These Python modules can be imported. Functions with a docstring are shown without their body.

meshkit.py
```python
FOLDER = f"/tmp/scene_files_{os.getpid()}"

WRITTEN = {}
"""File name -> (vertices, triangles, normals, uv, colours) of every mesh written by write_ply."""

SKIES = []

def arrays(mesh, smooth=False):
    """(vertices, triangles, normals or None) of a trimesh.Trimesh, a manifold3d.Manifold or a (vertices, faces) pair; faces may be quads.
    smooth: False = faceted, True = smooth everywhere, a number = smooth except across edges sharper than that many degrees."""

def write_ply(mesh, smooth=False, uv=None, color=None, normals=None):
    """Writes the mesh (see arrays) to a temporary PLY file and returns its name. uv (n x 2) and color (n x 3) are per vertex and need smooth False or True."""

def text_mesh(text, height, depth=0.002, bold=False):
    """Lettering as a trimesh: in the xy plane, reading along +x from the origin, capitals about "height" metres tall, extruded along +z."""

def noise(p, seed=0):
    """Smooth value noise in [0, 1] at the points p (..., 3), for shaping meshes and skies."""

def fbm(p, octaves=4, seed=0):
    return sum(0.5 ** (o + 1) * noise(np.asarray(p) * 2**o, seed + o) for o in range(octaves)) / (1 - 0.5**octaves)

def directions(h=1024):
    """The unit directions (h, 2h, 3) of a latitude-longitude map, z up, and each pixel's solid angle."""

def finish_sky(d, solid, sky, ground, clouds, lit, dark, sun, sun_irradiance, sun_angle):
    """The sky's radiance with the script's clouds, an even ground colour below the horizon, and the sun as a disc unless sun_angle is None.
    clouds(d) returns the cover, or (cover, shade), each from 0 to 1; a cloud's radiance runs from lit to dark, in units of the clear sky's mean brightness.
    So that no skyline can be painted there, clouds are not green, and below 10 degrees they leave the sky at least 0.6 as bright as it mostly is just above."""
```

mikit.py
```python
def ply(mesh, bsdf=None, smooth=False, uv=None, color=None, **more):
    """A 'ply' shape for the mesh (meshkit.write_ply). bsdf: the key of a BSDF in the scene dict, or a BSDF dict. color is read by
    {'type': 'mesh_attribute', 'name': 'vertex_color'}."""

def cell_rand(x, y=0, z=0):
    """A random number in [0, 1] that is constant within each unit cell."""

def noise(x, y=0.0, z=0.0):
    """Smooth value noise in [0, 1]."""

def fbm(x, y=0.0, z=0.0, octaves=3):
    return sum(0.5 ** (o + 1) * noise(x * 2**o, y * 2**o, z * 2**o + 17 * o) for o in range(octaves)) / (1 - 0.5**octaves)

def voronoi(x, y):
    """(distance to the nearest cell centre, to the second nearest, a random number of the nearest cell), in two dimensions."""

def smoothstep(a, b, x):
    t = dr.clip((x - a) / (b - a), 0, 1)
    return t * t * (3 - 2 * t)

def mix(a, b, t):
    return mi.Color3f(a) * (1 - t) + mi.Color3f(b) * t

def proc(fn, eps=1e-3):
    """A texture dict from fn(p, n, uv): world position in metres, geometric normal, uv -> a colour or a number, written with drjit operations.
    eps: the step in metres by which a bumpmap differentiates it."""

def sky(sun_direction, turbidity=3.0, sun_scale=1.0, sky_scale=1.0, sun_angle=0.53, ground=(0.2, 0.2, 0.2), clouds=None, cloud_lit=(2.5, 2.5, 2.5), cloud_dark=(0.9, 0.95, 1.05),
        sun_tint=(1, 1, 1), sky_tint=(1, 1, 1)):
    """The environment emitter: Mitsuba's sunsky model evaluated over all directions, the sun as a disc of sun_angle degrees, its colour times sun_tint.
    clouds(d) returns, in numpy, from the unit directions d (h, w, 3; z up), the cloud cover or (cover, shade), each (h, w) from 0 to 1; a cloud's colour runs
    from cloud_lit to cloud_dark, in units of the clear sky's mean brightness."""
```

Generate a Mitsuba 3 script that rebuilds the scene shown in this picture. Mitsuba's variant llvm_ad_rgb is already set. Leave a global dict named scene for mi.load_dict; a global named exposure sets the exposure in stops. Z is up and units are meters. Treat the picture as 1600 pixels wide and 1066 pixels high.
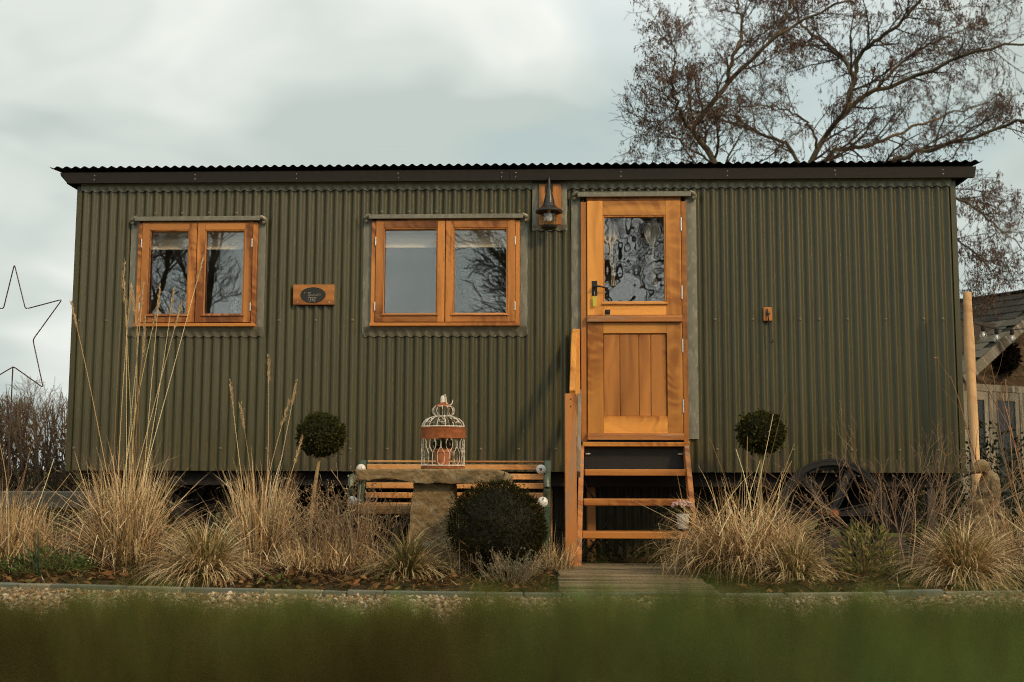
import math, random
import numpy as np, trimesh, manifold3d as m3
import mitsuba as mi, drjit as dr
import mikit, meshkit
from mikit import proc, noise, fbm, voronoi, cell_rand, smoothstep, mix

T = mi.ScalarTransform4f
scene, labels, _used = {}, {}, {}

# ------------------------------------------------------------------ camera, sky, exposure
CAM = np.array([0.4054, -9.6296, 0.7235])
FWD = np.array([-0.03965051, 0.99321973, 0.10928131])
UPV = np.array([0.00126162, -0.10931746, 0.99400609])
scene['camera'] = {'type': 'thinlens', 'fov': 46.77, 'fov_axis': 'x', 'aperture_radius': 0.0095, 'focus_distance': 9.9,
                   'near_clip': 0.05, 'far_clip': 2000.0,
                   'to_world': T().look_at(origin=CAM.tolist(), target=(CAM + FWD).tolist(), up=UPV.tolist())}


def clouds(d):
    z = np.maximum(d[..., 2:3], 0.0)
    p = d[..., :2] / (z + 0.30)
    q = np.concatenate([p * 1.15 + [3.1, 7.7], np.zeros_like(z)], -1)
    wob = np.stack([meshkit.fbm(q * 2.3 + 11.3, 4, 5), meshkit.fbm(q * 2.3 + 31.7, 4, 6), 0 * z[..., 0]], -1) - 0.5
    a = meshkit.fbm(q * 1.5 + wob * 0.8, 6, 21)
    b = meshkit.fbm(q * 1.1 + 4.4 + wob * 0.7, 6, 42)
    cover = 0.70 + 0.30 * np.clip((a - 0.40) / 0.10, 0, 1)
    shade = np.clip((b - 0.40) / 0.20, 0, 1)
    return cover, shade


SUN = (0.64, -0.74, 0.58)
scene['sky'] = mikit.sky(SUN, turbidity=4, sun_scale=0.32, sun_angle=8.0, sky_scale=1.0, clouds=clouds, ground=(0.12, 0.11, 0.08),
                         cloud_lit=(2.50, 2.54, 2.38), cloud_dark=(1.36, 1.53, 1.43), sun_tint=(1.0, 0.90, 0.74), sky_tint=(0.92, 1.04, 0.80))
exposure = 2.35


# ------------------------------------------------------------------ helpers
def numbered(k):
    n = _used.get(k, 0)
    _used[k] = n + 1
    return k if n == 0 else f'{k}_{n:03d}'


def thing(name, label, cat, group=None):
    key = numbered(name)
    labels[key] = {'label': label, 'category': cat}
    if group:
        labels[key]['group'] = group
    return key


def join(ms):
    ms = [tri(m) for m in ms]
    at = np.cumsum([0] + [len(m[0]) for m in ms])
    return np.vstack([m[0] for m in ms]), np.vstack([m[1] + a for m, a in zip(ms, at)])


def tri(m):
    if hasattr(m, 'to_mesh'):
        k = m.to_mesh()
        return np.array(k.vert_properties[:, :3], float), np.array(k.tri_verts, int)
    if hasattr(m, 'vertices'):
        return np.array(m.vertices, float), np.array(m.faces, int)
    v, f = np.asarray(m[0], float), np.asarray(m[1], int)
    if f.shape[1] == 4:
        f = np.vstack([f[:, [0, 1, 2]], f[:, [0, 2, 3]]])
    return v, f


def add(parent, name, mesh, bsdf, smooth=False, uv=None, color=None, **props):
    key = numbered(f'{parent}__{name}' if parent else name)
    mesh = tri(mesh)
    if color is not None:
        color = np.asarray(color, float)
        if color.ndim == 1:
            color = np.tile(color, (len(mesh[0]), 1))
        if smooth not in (False, True):
            smooth = False
    scene[key] = mikit.ply(mesh, bsdf, smooth=smooth, uv=uv, color=color)
    if props:
        labels[key] = dict(props)
    return key


def solo(name, mesh, bsdf, label, cat, group=None, **kw):
    key = add(None, name, mesh, bsdf, **kw)
    labels[key] = {'label': label, 'category': cat, **({'group': group} if group else {})}
    return key


def setting(name, mesh, bsdf, label=None, kind='structure', **kw):
    key = add(None, name, mesh, bsdf, **kw)
    labels[key] = {'kind': kind, **({'label': label} if label else {})}
    return key


_CB = None


def cbox(x0, x1, y0, y1, z0, z1, b=0.003):
    """A box with chamfered edges, 24 corners."""
    lo, hi = np.array([x0, y0, z0], float), np.array([x1, y1, z1], float)
    b = min(b, 0.45 * (hi - lo).min())
    pts = []
    for s in np.ndindex(2, 2, 2):
        c = np.where(np.array(s) == 1, hi, lo)
        inw = np.where(np.array(s) == 1, -b, b)
        for k in range(3):
            p = c + inw
            p[k] = c[k]
            pts.append(p)
    global _CB
    if _CB is None:
        h = trimesh.convex.convex_hull(np.array(pts), qhull_options='QbB Pp Qt')
        # map hull vertices back to the order of pts
        idx = [int(np.argmin(np.linalg.norm(np.array(pts) - v, axis=1))) for v in h.vertices]
        _CB = np.array(idx)[h.faces]
    return np.array(pts), _CB


def xf(mesh, R=None, t=(0, 0, 0)):
    v, f = tri(mesh)
    if R is not None:
        v = v @ np.asarray(R).T
    return v + np.asarray(t), f


def rot(axis, deg):
    return trimesh.transformations.rotation_matrix(math.radians(deg), axis)[:3, :3]


def nrm(a):
    a = np.asarray(a, float)
    return a / np.maximum(np.linalg.norm(a, axis=-1, keepdims=True), 1e-12)


def wood(parent, name, mesh, bsdf, axis, seed, **props):
    """A wooden piece: uv = (distance along the grain, its own seed)."""
    v, f = tri(mesh)
    ax = {'x': np.array([1., 0, 0]), 'y': np.array([0, 1., 0]), 'z': np.array([0, 0, 1.])}.get(axis) if isinstance(axis, str) else nrm(axis)
    u = v @ ax
    return add(parent, name, (v, f), bsdf, uv=np.stack([u, np.full(len(v), float(seed))], 1), **props)


def beam(p0, p1, w, h, up=(0, 0, 1), b=0.003):
    """A bar from p0 to p1, w wide across, h high along up."""
    p0, p1 = np.asarray(p0, float), np.asarray(p1, float)
    L = np.linalg.norm(p1 - p0)
    d = (p1 - p0) / L
    s = nrm(np.cross(d, up))
    u = np.cross(s, d)
    v, f = cbox(0, L, -w / 2, w / 2, -h / 2, h / 2, b)
    return p0 + v[:, :1] * d + v[:, 1:2] * s + v[:, 2:] * u, f


def tubes(P, R, sides=5):
    """P (B, n, 3) polylines with radii R (B, n): one mesh of B tubes."""
    P, R = np.asarray(P, float), np.asarray(R, float)
    B, n, _ = P.shape
    t = nrm(np.gradient(P, axis=1))
    ref = np.where(np.abs(t[:, :1, 2:3]) < 0.9, [0, 0, 1.0], [1.0, 0, 0])
    a = nrm(np.cross(t, np.broadcast_to(ref, t.shape)))
    b = np.cross(t, a)
    ang = np.arange(sides) * 2 * np.pi / sides
    v = P[:, :, None] + R[:, :, None, None] * (np.cos(ang)[:, None] * a[:, :, None] + np.sin(ang)[:, None] * b[:, :, None])
    i, j = np.meshgrid(np.arange(n - 1), np.arange(sides), indexing='ij')
    q = np.stack([i * sides + j, i * sides + (j + 1) % sides, (i + 1) * sides + (j + 1) % sides, (i + 1) * sides + j], -1).reshape(-1, 4)
    f = (np.arange(B)[:, None, None] * n * sides + q[None]).reshape(-1, 4)
    return tri((v.reshape(-1, 3), f))


def tube(pts, r, sides=8):
    pts = np.asarray(pts, float)
    return tubes(pts[None], np.broadcast_to(r, (len(pts),))[None], sides)


def ctube(pts, r, sides=8):
    """A tube closed at both ends."""
    v, f = tube(pts, r, sides)
    n = len(v)
    v = np.vstack([v, np.asarray(pts[0]), np.asarray(pts[-1])])
    k = np.arange(sides)
    f = np.vstack([f, np.stack([(k + 1) % sides, k, k * 0 + n], 1), np.stack([n - sides + k, n - sides + (k + 1) % sides, k * 0 + n + 1], 1)])
    return v, f


def spline(pts, n):
    pts = np.asarray(pts, float)
    s = np.r_[0, np.cumsum(np.linalg.norm(np.diff(pts, axis=0), axis=1))]
    from scipy.interpolate import PchipInterpolator
    return PchipInterpolator(s, pts)(np.linspace(0, s[-1], n))


def lathe(profile, sides=20, centre=(0, 0, 0)):
    pr = np.asarray(profile, float)
    ang = np.arange(sides) * 2 * np.pi / sides
    v = np.stack([pr[:, :1] * np.cos(ang), pr[:, :1] * np.sin(ang), np.repeat(pr[:, 1:], sides, 1)], -1)
    n = len(pr)
    i, j = np.meshgrid(np.arange(n - 1), np.arange(sides), indexing='ij')
    q = np.stack([i * sides + j, i * sides + (j + 1) % sides, (i + 1) * sides + (j + 1) % sides, (i + 1) * sides + j], -1).reshape(-1, 4)
    return tri((v.reshape(-1, 3) + np.asarray(centre), q))


def grid(xs, zs, fn):
    """A sheet over xs (columns) and zs (rows); fn(X, Z) gives (x, y, z)."""
    X, Z = np.meshgrid(xs, zs)
    v = np.stack(fn(X, Z), -1).reshape(-1, 3)
    m, n = len(xs), len(zs)
    i, j = np.meshgrid(np.arange(n - 1), np.arange(m - 1), indexing='ij')
    q = np.stack([i * m + j, i * m + j + 1, (i + 1) * m + j + 1, (i + 1) * m + j], -1).reshape(-1, 4)
    return tri((v, q))


def prism(poly, a, b, plane='yz'):
    """Extrudes the polygon (n, 2) in the named plane along the remaining axis from a to b."""
    from shapely.geometry import Polygon
    m = trimesh.creation.extrude_polygon(Polygon(poly), 1.0, engine='earcut')
    v = np.array(m.vertices)
    p, q, w = v[:, 0], v[:, 1], a + (b - a) * v[:, 2]
    v = {'yz': np.stack([w, p, q], 1), 'xz': np.stack([p, w, q], 1), 'xy': np.stack([p, q, w], 1)}[plane]
    f = np.array(m.faces)
    if plane == 'xz':
        f = f[:, ::-1]
    if b < a:
        f = f[:, ::-1]
    return v, f


def ellipsoid(c, r, sub=2):
    s = trimesh.creation.icosphere(subdivisions=sub)
    return np.array(s.vertices) * r + c, np.array(s.faces)


def stamp(template, pos, axis, length, width, rng, flat=1.0):
    """Copies of a template (length along +z from 0 to 1, unit width) at pos along axis."""
    tv, tf = template
    pos, axis = np.asarray(pos, float), nrm(axis)
    n = len(pos)
    ref = nrm(rng.normal(size=(n, 3)))
    a = nrm(np.cross(axis, ref))
    b = np.cross(axis, a)
    L, W = np.broadcast_to(length, (n,)), np.broadcast_to(width, (n,))
    v = pos[:, None] + (tv[None, :, 0, None] * W[:, None, None]) * a[:, None] + (tv[None, :, 1, None] * W[:, None, None] * flat) * b[:, None] + (tv[None, :, 2, None] * L[:, None, None]) * axis[:, None]
    f = np.arange(n)[:, None, None] * len(tv) + tf[None]
    return v.reshape(-1, 3), f.reshape(-1, 3)


LEAF = (np.array([[0, 0, 0], [.5, .14, .45], [0, 0, .5], [-.5, .14, .45], [0, -.12, 1.0]]), np.array([[0, 1, 2], [0, 2, 3], [2, 1, 4], [3, 2, 4]]))
SPIN = (np.array([[0, 0, 0], [.5, 0, .4], [-.25, .43, .4], [-.25, -.43, .4], [0, 0, 1.0]]), np.array([[0, 2, 1], [0, 3, 2], [0, 1, 3], [4, 1, 2], [4, 2, 3], [4, 3, 1]]))
_ico = trimesh.creation.icosahedron()
PEBBLE = (np.array(_ico.vertices) * .5, np.array(_ico.faces))


def rep(cols, k):
    return np.repeat(np.asarray(cols, float), k, axis=0)


def blades(rng, base, az, lean, curve, length, width, col, seg=5, twist=0.5, kink=None, tipcol=None):
    """Grass blades as curved tapering ribbons."""
    n = len(base)
    L, W = np.broadcast_to(length, (n,)), np.broadcast_to(width, (n,))
    t = np.linspace(0, 1, seg + 1)
    th = lean[:, None] + curve[:, None] * t[None] ** 1.4
    if kink is not None:
        kt, ka = kink
        th = th + np.where(t[None] > kt[:, None], ka[:, None], 0)
    az = np.asarray(az)[:, None] + rng.normal(0, 0.25, (n, 1)) * t[None]
    ds = L[:, None] / seg
    dx, dy, dz = np.sin(th) * np.cos(az) * ds, np.sin(th) * np.sin(az) * ds, np.cos(th) * ds
    P = np.stack([np.cumsum(np.c_[np.zeros(n), q[:, :-1]], 1) for q in (dx, dy, dz)], -1) + base[:, None]
    tw = az + np.pi / 2 + rng.normal(0, twist, (n, 1))
    s = np.stack([np.cos(tw), np.sin(tw), np.zeros_like(tw)], -1)
    w = W[:, None] * np.clip(1.0 - t[None] ** 2.2, 0.06, 1) * 0.5
    v = np.stack([P - s * w[..., None], P + s * w[..., None]], 2)
    m = seg + 1
    k = np.arange(seg)
    q = np.stack([2 * k, 2 * k + 1, 2 * k + 3, 2 * k + 2], -1)
    f = (np.arange(n)[:, None, None] * 2 * m + q[None]).reshape(-1, 4)
    c = np.repeat(np.asarray(col)[:, None, :], m, 1)
    if tipcol is not None:
        c = c * (1 - t[None, :, None]) + np.asarray(tipcol)[:, None, :] * t[None, :, None]
    return tri((v.reshape(-1, 3), f)), np.repeat(c[:, :, None, :], 2, 2).reshape(-1, 3)


def tint(rng, n, palette, jit=0.12, weights=None):
    pal = np.asarray(palette, float)
    c = pal[rng.choice(len(pal), n, p=weights)]
    return np.clip(c * (1 + rng.normal(0, jit, (n, 1))) * (1 + rng.normal(0, 0.04, (n, 3))), 0.004, 0.9)


def branch_out(rng, P, R, k, tmin, length, ratio, spread, trop, wig, n=6, tmax=1.0, lenvar=0.35, taper=0.35, flat=None):
    """k side branches for each of the polylines P (B, m, 3): returns their polylines and radii."""
    B, m, _ = P.shape
    t = tmin + (tmax - tmin) * (np.arange(k)[None] + rng.random((B, k))) / k
    x = t * (m - 1)
    i = np.minimum(x.astype(int), m - 2)
    w = (x - i)[..., None]
    bi = np.arange(B)[:, None]
    p0 = P[bi, i] * (1 - w) + P[bi, i + 1] * w
    tan = nrm(P[bi, i + 1] - P[bi, i])
    r0 = R[bi, i] * (1 - w[..., 0]) + R[bi, i + 1] * w[..., 0]
    rnd = rng.normal(size=tan.shape)
    perp = nrm(rnd - (rnd * tan).sum(-1, keepdims=True) * tan)
    d = nrm(tan * np.cos(spread) + perp * np.sin(spread) + np.asarray(trop) * 0.5)
    L = np.broadcast_to(length, (B,))[:, None] * (1 + rng.uniform(-lenvar, lenvar, (B, k))) * (1.15 - 0.5 * t)
    d, p0, r0, L = d.reshape(-1, 3), p0.reshape(-1, 3), r0.reshape(-1), L.reshape(-1)
    pts = [p0]
    for _ in range(n - 1):
        d = nrm(d + rng.normal(0, wig, d.shape) + np.asarray(trop) * 0.14)
        pts.append(pts[-1] + d * (L / (n - 1))[:, None])
    Q = np.stack(pts, 1)
    rr = np.minimum(r0 * ratio, r0 * 0.9)
    return Q, rr[:, None] * np.linspace(1, taper, n)[None]


# ------------------------------------------------------------------ materials
def rgb(c):
    return {'type': 'rgb', 'value': list(map(float, c))}


def pr(base, rough=0.5, **kw):
    return {'type': 'twosided', 'b': {'type': 'principled', 'base_color': rgb(base) if isinstance(base, (tuple, list)) else base, 'roughness': rough, **kw}}


def woodtex(light, dark, worn=None, scale=1.0):
    def fn(p, n, uv):
        u, s = uv.x, uv.y
        c = p.x + p.y * 0.83 + p.z - u
        off = s * 7.31
        wob = fbm(u * 1.6 + off, c * 5 * scale, s, 2) - 0.5
        ring = noise(c * 34 * scale + wob * 7 + off * 3, u * 1.1, s)
        curl = noise(u * 34 + c * 14 + wob * 9 + off, c * 9 + u * 2, s * 2)
        fine = noise(c * 420, u * 7 + off, s)
        broad = noise(u * 1.3 + off, c * 7, s * 3)
        tone = 0.74 + 0.46 * cell_rand(s * 13.7, 3, 1)
        flame = noise((c * 13 + 1.6 * noise(u * 2.6 + off, s, 1.0)) * scale * 1.3, u * 0.35 + off, s)
        g = dr.clip(0.55 * ring + 0.15 * fine + 0.45 * broad + 0.55 * flame + 0.5 * curl * smoothstep(0.45, 0.7, broad) - 0.50, 0, 1)
        g = dr.clip((g - 0.5) * 1.9 + 0.46, 0, 1)
        col = mix(light, dark, g) * tone
        fleck = smoothstep(0.80, 0.95, noise(c * 160 + off, u * 20, s))
        col = col * (1 - 0.25 * fleck)
        if worn is not None:
            wr = smoothstep(0.52, 0.70, fbm(u * 3 + off, c * 24, s * 5, 3))
            col = mix(col, worn, wr * 0.7)
        return col
    return proc(fn)


VC = {'type': 'mesh_attribute', 'name': 'vertex_color'}
scene['mat_matte'] = pr(VC, 0.75, specular=0.3)
scene['mat_satin'] = pr(VC, 0.38, specular=0.5)
scene['mat_metal'] = pr(VC, 0.32, metallic=0.85)
scene['mat_straw'] = pr(VC, 0.6, specular=0.35)
scene['mat_leaf'] = {'type': 'principledthin', 'base_color': VC, 'roughness': 0.55, 'diff_trans': 0.55, 'spec_trans': 0.0}
scene['mat_wood_red'] = pr(woodtex((0.50, 0.205, 0.048), (0.17, 0.055, 0.012)), 0.36, specular=0.45)
scene['mat_wood_honey'] = pr(woodtex((0.65, 0.295, 0.062), (0.30, 0.105, 0.018)), 0.36, specular=0.45)
scene['mat_wood_steps'] = pr(woodtex((0.50, 0.21, 0.065), (0.22, 0.075, 0.022), worn=(0.30, 0.21, 0.14)), 0.6, specular=0.3)
scene['mat_wood_pole'] = pr(woodtex((0.60, 0.39, 0.20), (0.42, 0.245, 0.115)), 0.65, specular=0.2)
scene['mat_wood_bench'] = pr(woodtex((0.62, 0.33, 0.125), (0.36, 0.155, 0.05), worn=(0.50, 0.34, 0.2)), 0.5, specular=0.3)
scene['mat_wood_dark'] = pr(woodtex((0.085, 0.055, 0.030), (0.030, 0.019, 0.011), worn=(0.11, 0.085, 0.055)), 0.85, specular=0.15)  # brown gable timber, deepened in colour for the shade under the eaves
scene['mat_wood_deck'] = pr(woodtex((0.15, 0.112, 0.066), (0.05, 0.036, 0.022), worn=(0.20, 0.17, 0.115)), 0.75, specular=0.25)
scene['mat_wood_grey'] = pr(woodtex((0.21, 0.187, 0.145), (0.085, 0.07, 0.052), worn=(0.29, 0.27, 0.22)), 0.8, specular=0.2)


def green_fn(p, n, uv):
    streak = fbm(p.x * 26, p.z * 1.3, p.y, 3)
    mott = fbm(p.x * 3, p.z * 2.4, 4.0, 3)
    dust = smoothstep(1.15, 0.72, p.z) * 0.55 * smoothstep(0.35, 0.7, fbm(p.x * 9, p.z * 7, 2.0, 3))
    run = smoothstep(0.62, 0.80, fbm(p.x * 34, p.z * 0.55, 9.0, 2))
    c = mix((0.045, 0.0425, 0.0185), (0.072, 0.067, 0.030), dr.clip(0.65 * streak + 0.35 * mott, 0, 1))
    c = mix(c, (0.095, 0.09, 0.05), run * 0.35)
    return mix(c, (0.085, 0.066, 0.042), dust)


scene['mat_green'] = pr(proc(green_fn), 0.30, specular=0.5)


def lead_fn(p, n, uv):
    a = fbm(p.x * 18, p.y * 18, p.z * 11, 3)
    s = smoothstep(0.55, 0.8, fbm(p.x * 60, p.y * 60, p.z * 16, 2))
    return mix(mix((0.135, 0.131, 0.102), (0.23, 0.224, 0.176), a), (0.31, 0.30, 0.245), s * 0.5)


scene['mat_lead'] = pr(proc(lead_fn), 0.42, metallic=0.25, specular=0.5)


def stone_fn(p, n, uv):
    a = fbm(p.x * 7, p.y * 7, p.z * 12, 4)
    g = noise(p.x * 130, p.y * 130, p.z * 130)
    l = smoothstep(0.55, 0.68, fbm(p.x * 22 + 5, p.y * 22, p.z * 22, 4))
    m = smoothstep(0.55, 0.75, fbm(p.x * 9, p.y * 9 + 8, p.z * 9, 3))
    c = mix((0.11, 0.074, 0.036), (0.27, 0.195, 0.10), a) * (0.75 + 0.5 * g)
    c = mix(c, (0.30, 0.27, 0.19), l * 0.45)
    return mix(c, (0.06, 0.055, 0.028), m * 0.6)


scene['mat_stone'] = {'type': 'twosided', 'b': {'type': 'bumpmap', 'nested_texture': proc(lambda p, n, uv: fbm(p.x * 45, p.y * 45, p.z * 45, 3), eps=0.004), 'scale': 0.010,
                      'bsdf': {'type': 'principled', 'base_color': proc(stone_fn), 'roughness': 0.85, 'specular': 0.25}}}


def slate_fn(p, n, uv):
    a = fbm(p.x * 14, p.y * 14, p.z * 25, 3)
    t = cell_rand(uv.y * 31.0, 1, 2)
    c = mix((0.085, 0.10, 0.085), (0.17, 0.185, 0.155), a)
    return mix(c, (0.26, 0.24, 0.16), smoothstep(0.6, 0.95, t) * 0.7)


scene['mat_kerb'] = pr(proc(slate_fn), 0.8, specular=0.25)


def soil_fn(p, n, uv):
    a = fbm(p.x * 5, p.y * 5, 1.0, 4)
    b = noise(p.x * 70, p.y * 70, 3.0)
    return mix((0.012, 0.008, 0.005), (0.045, 0.03, 0.018), a * 0.6 + b * 0.4)


scene['mat_soil'] = pr(proc(soil_fn), 0.95, specular=0.1)


def turf_fn(p, n, uv):
    a = fbm(p.x * 2.2, p.y * 2.2, 5.0, 4)
    b = noise(p.x * 60, p.y * 60, 3.0)
    return mix((0.022, 0.026, 0.008), (0.065, 0.07, 0.022), a * 0.6 + b * 0.4)


scene['mat_turf'] = pr(proc(turf_fn), 0.95, specular=0.1)


def path_fn(p, n, uv):
    d1, d2, r = voronoi(p.x * 55, p.y * 55)
    return mix((0.20, 0.14, 0.075), (0.42, 0.34, 0.22), r) * (0.35 + 0.65 * smoothstep(0.0, 0.3, d2 - d1))


scene['mat_path'] = pr(proc(path_fn), 0.9, specular=0.2)


def rust_fn(p, n, uv):
    a = fbm(p.x * 60, p.y * 60, p.z * 60, 3)
    return mix((0.13, 0.035, 0.012), (0.36, 0.13, 0.05), a)


scene['mat_rust'] = pr(proc(rust_fn), 0.8, specular=0.2)


def wire_fn(p, n, uv):
    a = smoothstep(0.56, 0.70, fbm(p.x * 40, p.y * 40, p.z * 40, 3))
    return mix((0.66, 0.62, 0.54), (0.27, 0.12, 0.05), a)


scene['mat_wire'] = pr(proc(wire_fn), 0.6, specular=0.3)


def bark_fn(p, n, uv):
    a = fbm(p.x * 4, p.y * 4, p.z * 4, 4)
    return mix((0.05, 0.036, 0.024), (0.20, 0.155, 0.10), smoothstep(0.25, 0.75, a))


scene['mat_bark'] = pr(proc(bark_fn), 0.9, specular=0.15)
scene['mat_pane'] = {'type': 'thindielectric', 'int_ior': 2.05}
scene['mat_glass'] = {'type': 'thindielectric', 'int_ior': 1.5}

BLACK, DARKIRON, STEEL = (0.012, 0.011, 0.010), (0.03, 0.028, 0.026), (0.62, 0.60, 0.56)

# ------------------------------------------------------------------ ground
LY = [-300, -60, -12, -9.6, -8.83, -8.63, -8.13, -7.63, -7.13, -6.63, -5.63, -4.63, -4.2, -2.7]
LZ = [0.6, 0.6, 0.60, 0.585, 0.562, 0.540, 0.484, 0.427, 0.35, 0.265, 0.11, -0.01, -0.045, -0.10]


def lawn_h(x, y):
    return np.interp(y, LY, LZ) + 0.006 * np.sin(x * 1.7 + y * 0.4) + 0.005 * np.sin(x * 4.1 - y * 1.3)


def kerb_y(x):
    return np.interp(x, [-9, -5, -3.05, -2.40, -1.78, -1.28, -.24, .50, 1.61, 2.39, 3.2, 5, 9], [-1.2, -1.9, -2.31, -2.42, -2.53, -2.57, -2.65, -2.65, -2.58, -2.45, -2.27, -1.75, -.6])


def ground_h(x, y):
    far = 0.25 * np.sin(x * 0.02) + 0.2 * np.sin(y * 0.017 + 1)
    h = np.interp(y, [-400, -70, -45, -12, -9, -3.5, 2.6, 4.5, 40], [.3, .3, .45, .40, .25, -.2, -.2, 0.0, 0.0])
    return h + np.where(y > 40, far * np.clip((y - 40) / 60, 0, 1), 0)


xs = np.r_[-1500, -700, -300, -150, -80, np.arange(-40, 41, 4), 80, 150, 300, 700, 1500]
ys = np.r_[-1500, -400, -200, -70, -45, -30, -20, -12, -9, -6, -3.5, 2.6, 3.2, 4, 4.5, 6, 9, 14, 20, 30, 40, 60, 100, 160, 300, 700, 1500]
setting('ground', grid(xs, ys, lambda X, Y: (X, Y, ground_h(X, Y))), 'mat_turf', 'rough dark grassy ground spreading beyond the hut', smooth=True)
xs = np.r_[-40, -20, -12, np.linspace(-8, 8, 65), 12, 20, 40]
ys = np.r_[-60, -40, -25, -16, -12, np.linspace(-11, -2.8, 56)]
setting('lawn', grid(xs, ys, lambda X, Y: (X, Y, lawn_h(X, Y))), 'mat_turf', 'dark green lawn sloping up towards the camera', smooth=True)
xs = np.linspace(-9, 9, 90)
setting('gravel_path', grid(xs, np.linspace(0, 1, 6), lambda X, S: (X, kerb_y(X) + .03 - S * 2.3, -.014 + 0 * X)), 'mat_path', 'narrow path of pale gravel between lawn and kerb')


def soil_h(x, y):
    m = np.clip((y - kerb_y(x)) / .25, 0, 1) * np.clip((0.2 - y) / .5, 0, 1)
    m = m * (1 - np.clip((x - .22) / .15, 0, 1) * np.clip((1.72 - x) / .15, 0, 1) * np.clip((-.3 - y) / .2 + 1, 0, 1))
    return -.016 + .05 * m + (.030 * (meshkit.fbm(np.stack([x * 3, y * 3, 0 * x], -1), 3, 8) - .5)) * (0.3 + m)


xs = np.linspace(-9, 9, 181)
setting('soil', grid(xs, np.linspace(0, 1, 60), lambda X, S: (X, kerb_y(X) + S * (4.6 - kerb_y(X)), soil_h(X, kerb_y(X) + S * (4.6 - kerb_y(X))))), 'mat_soil', 'dark bare soil of the planting bed and under the hut', smooth=True)

rng = np.random.default_rng(11)
# gravel
n = 13000
x = rng.uniform(-4.6, 4.6, n)
y = kerb_y(x) - .02 - rng.random(n) ** 1.3 * 1.6
g = stamp(PEBBLE, np.stack([x, y, -.012 + rng.random(n) * .014], 1), nrm(rng.normal(size=(n, 3)) + [0, 0, 1.5]), rng.uniform(.008, .020, n), rng.uniform(.010, .036, n), rng)
gc = rep(tint(rng, n, [(.31, .235, .13), (.42, .34, .21), (.23, .155, .085), (.15, .115, .08), (.54, .48, .36), (.30, .18, .085)], .15), 12)
setting('gravel', (g[0] + rng.normal(0, .0012, g[0].shape), g[1]), 'mat_matte', 'loose honey coloured gravel stones along the kerb', kind='stuff', color=gc)

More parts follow.
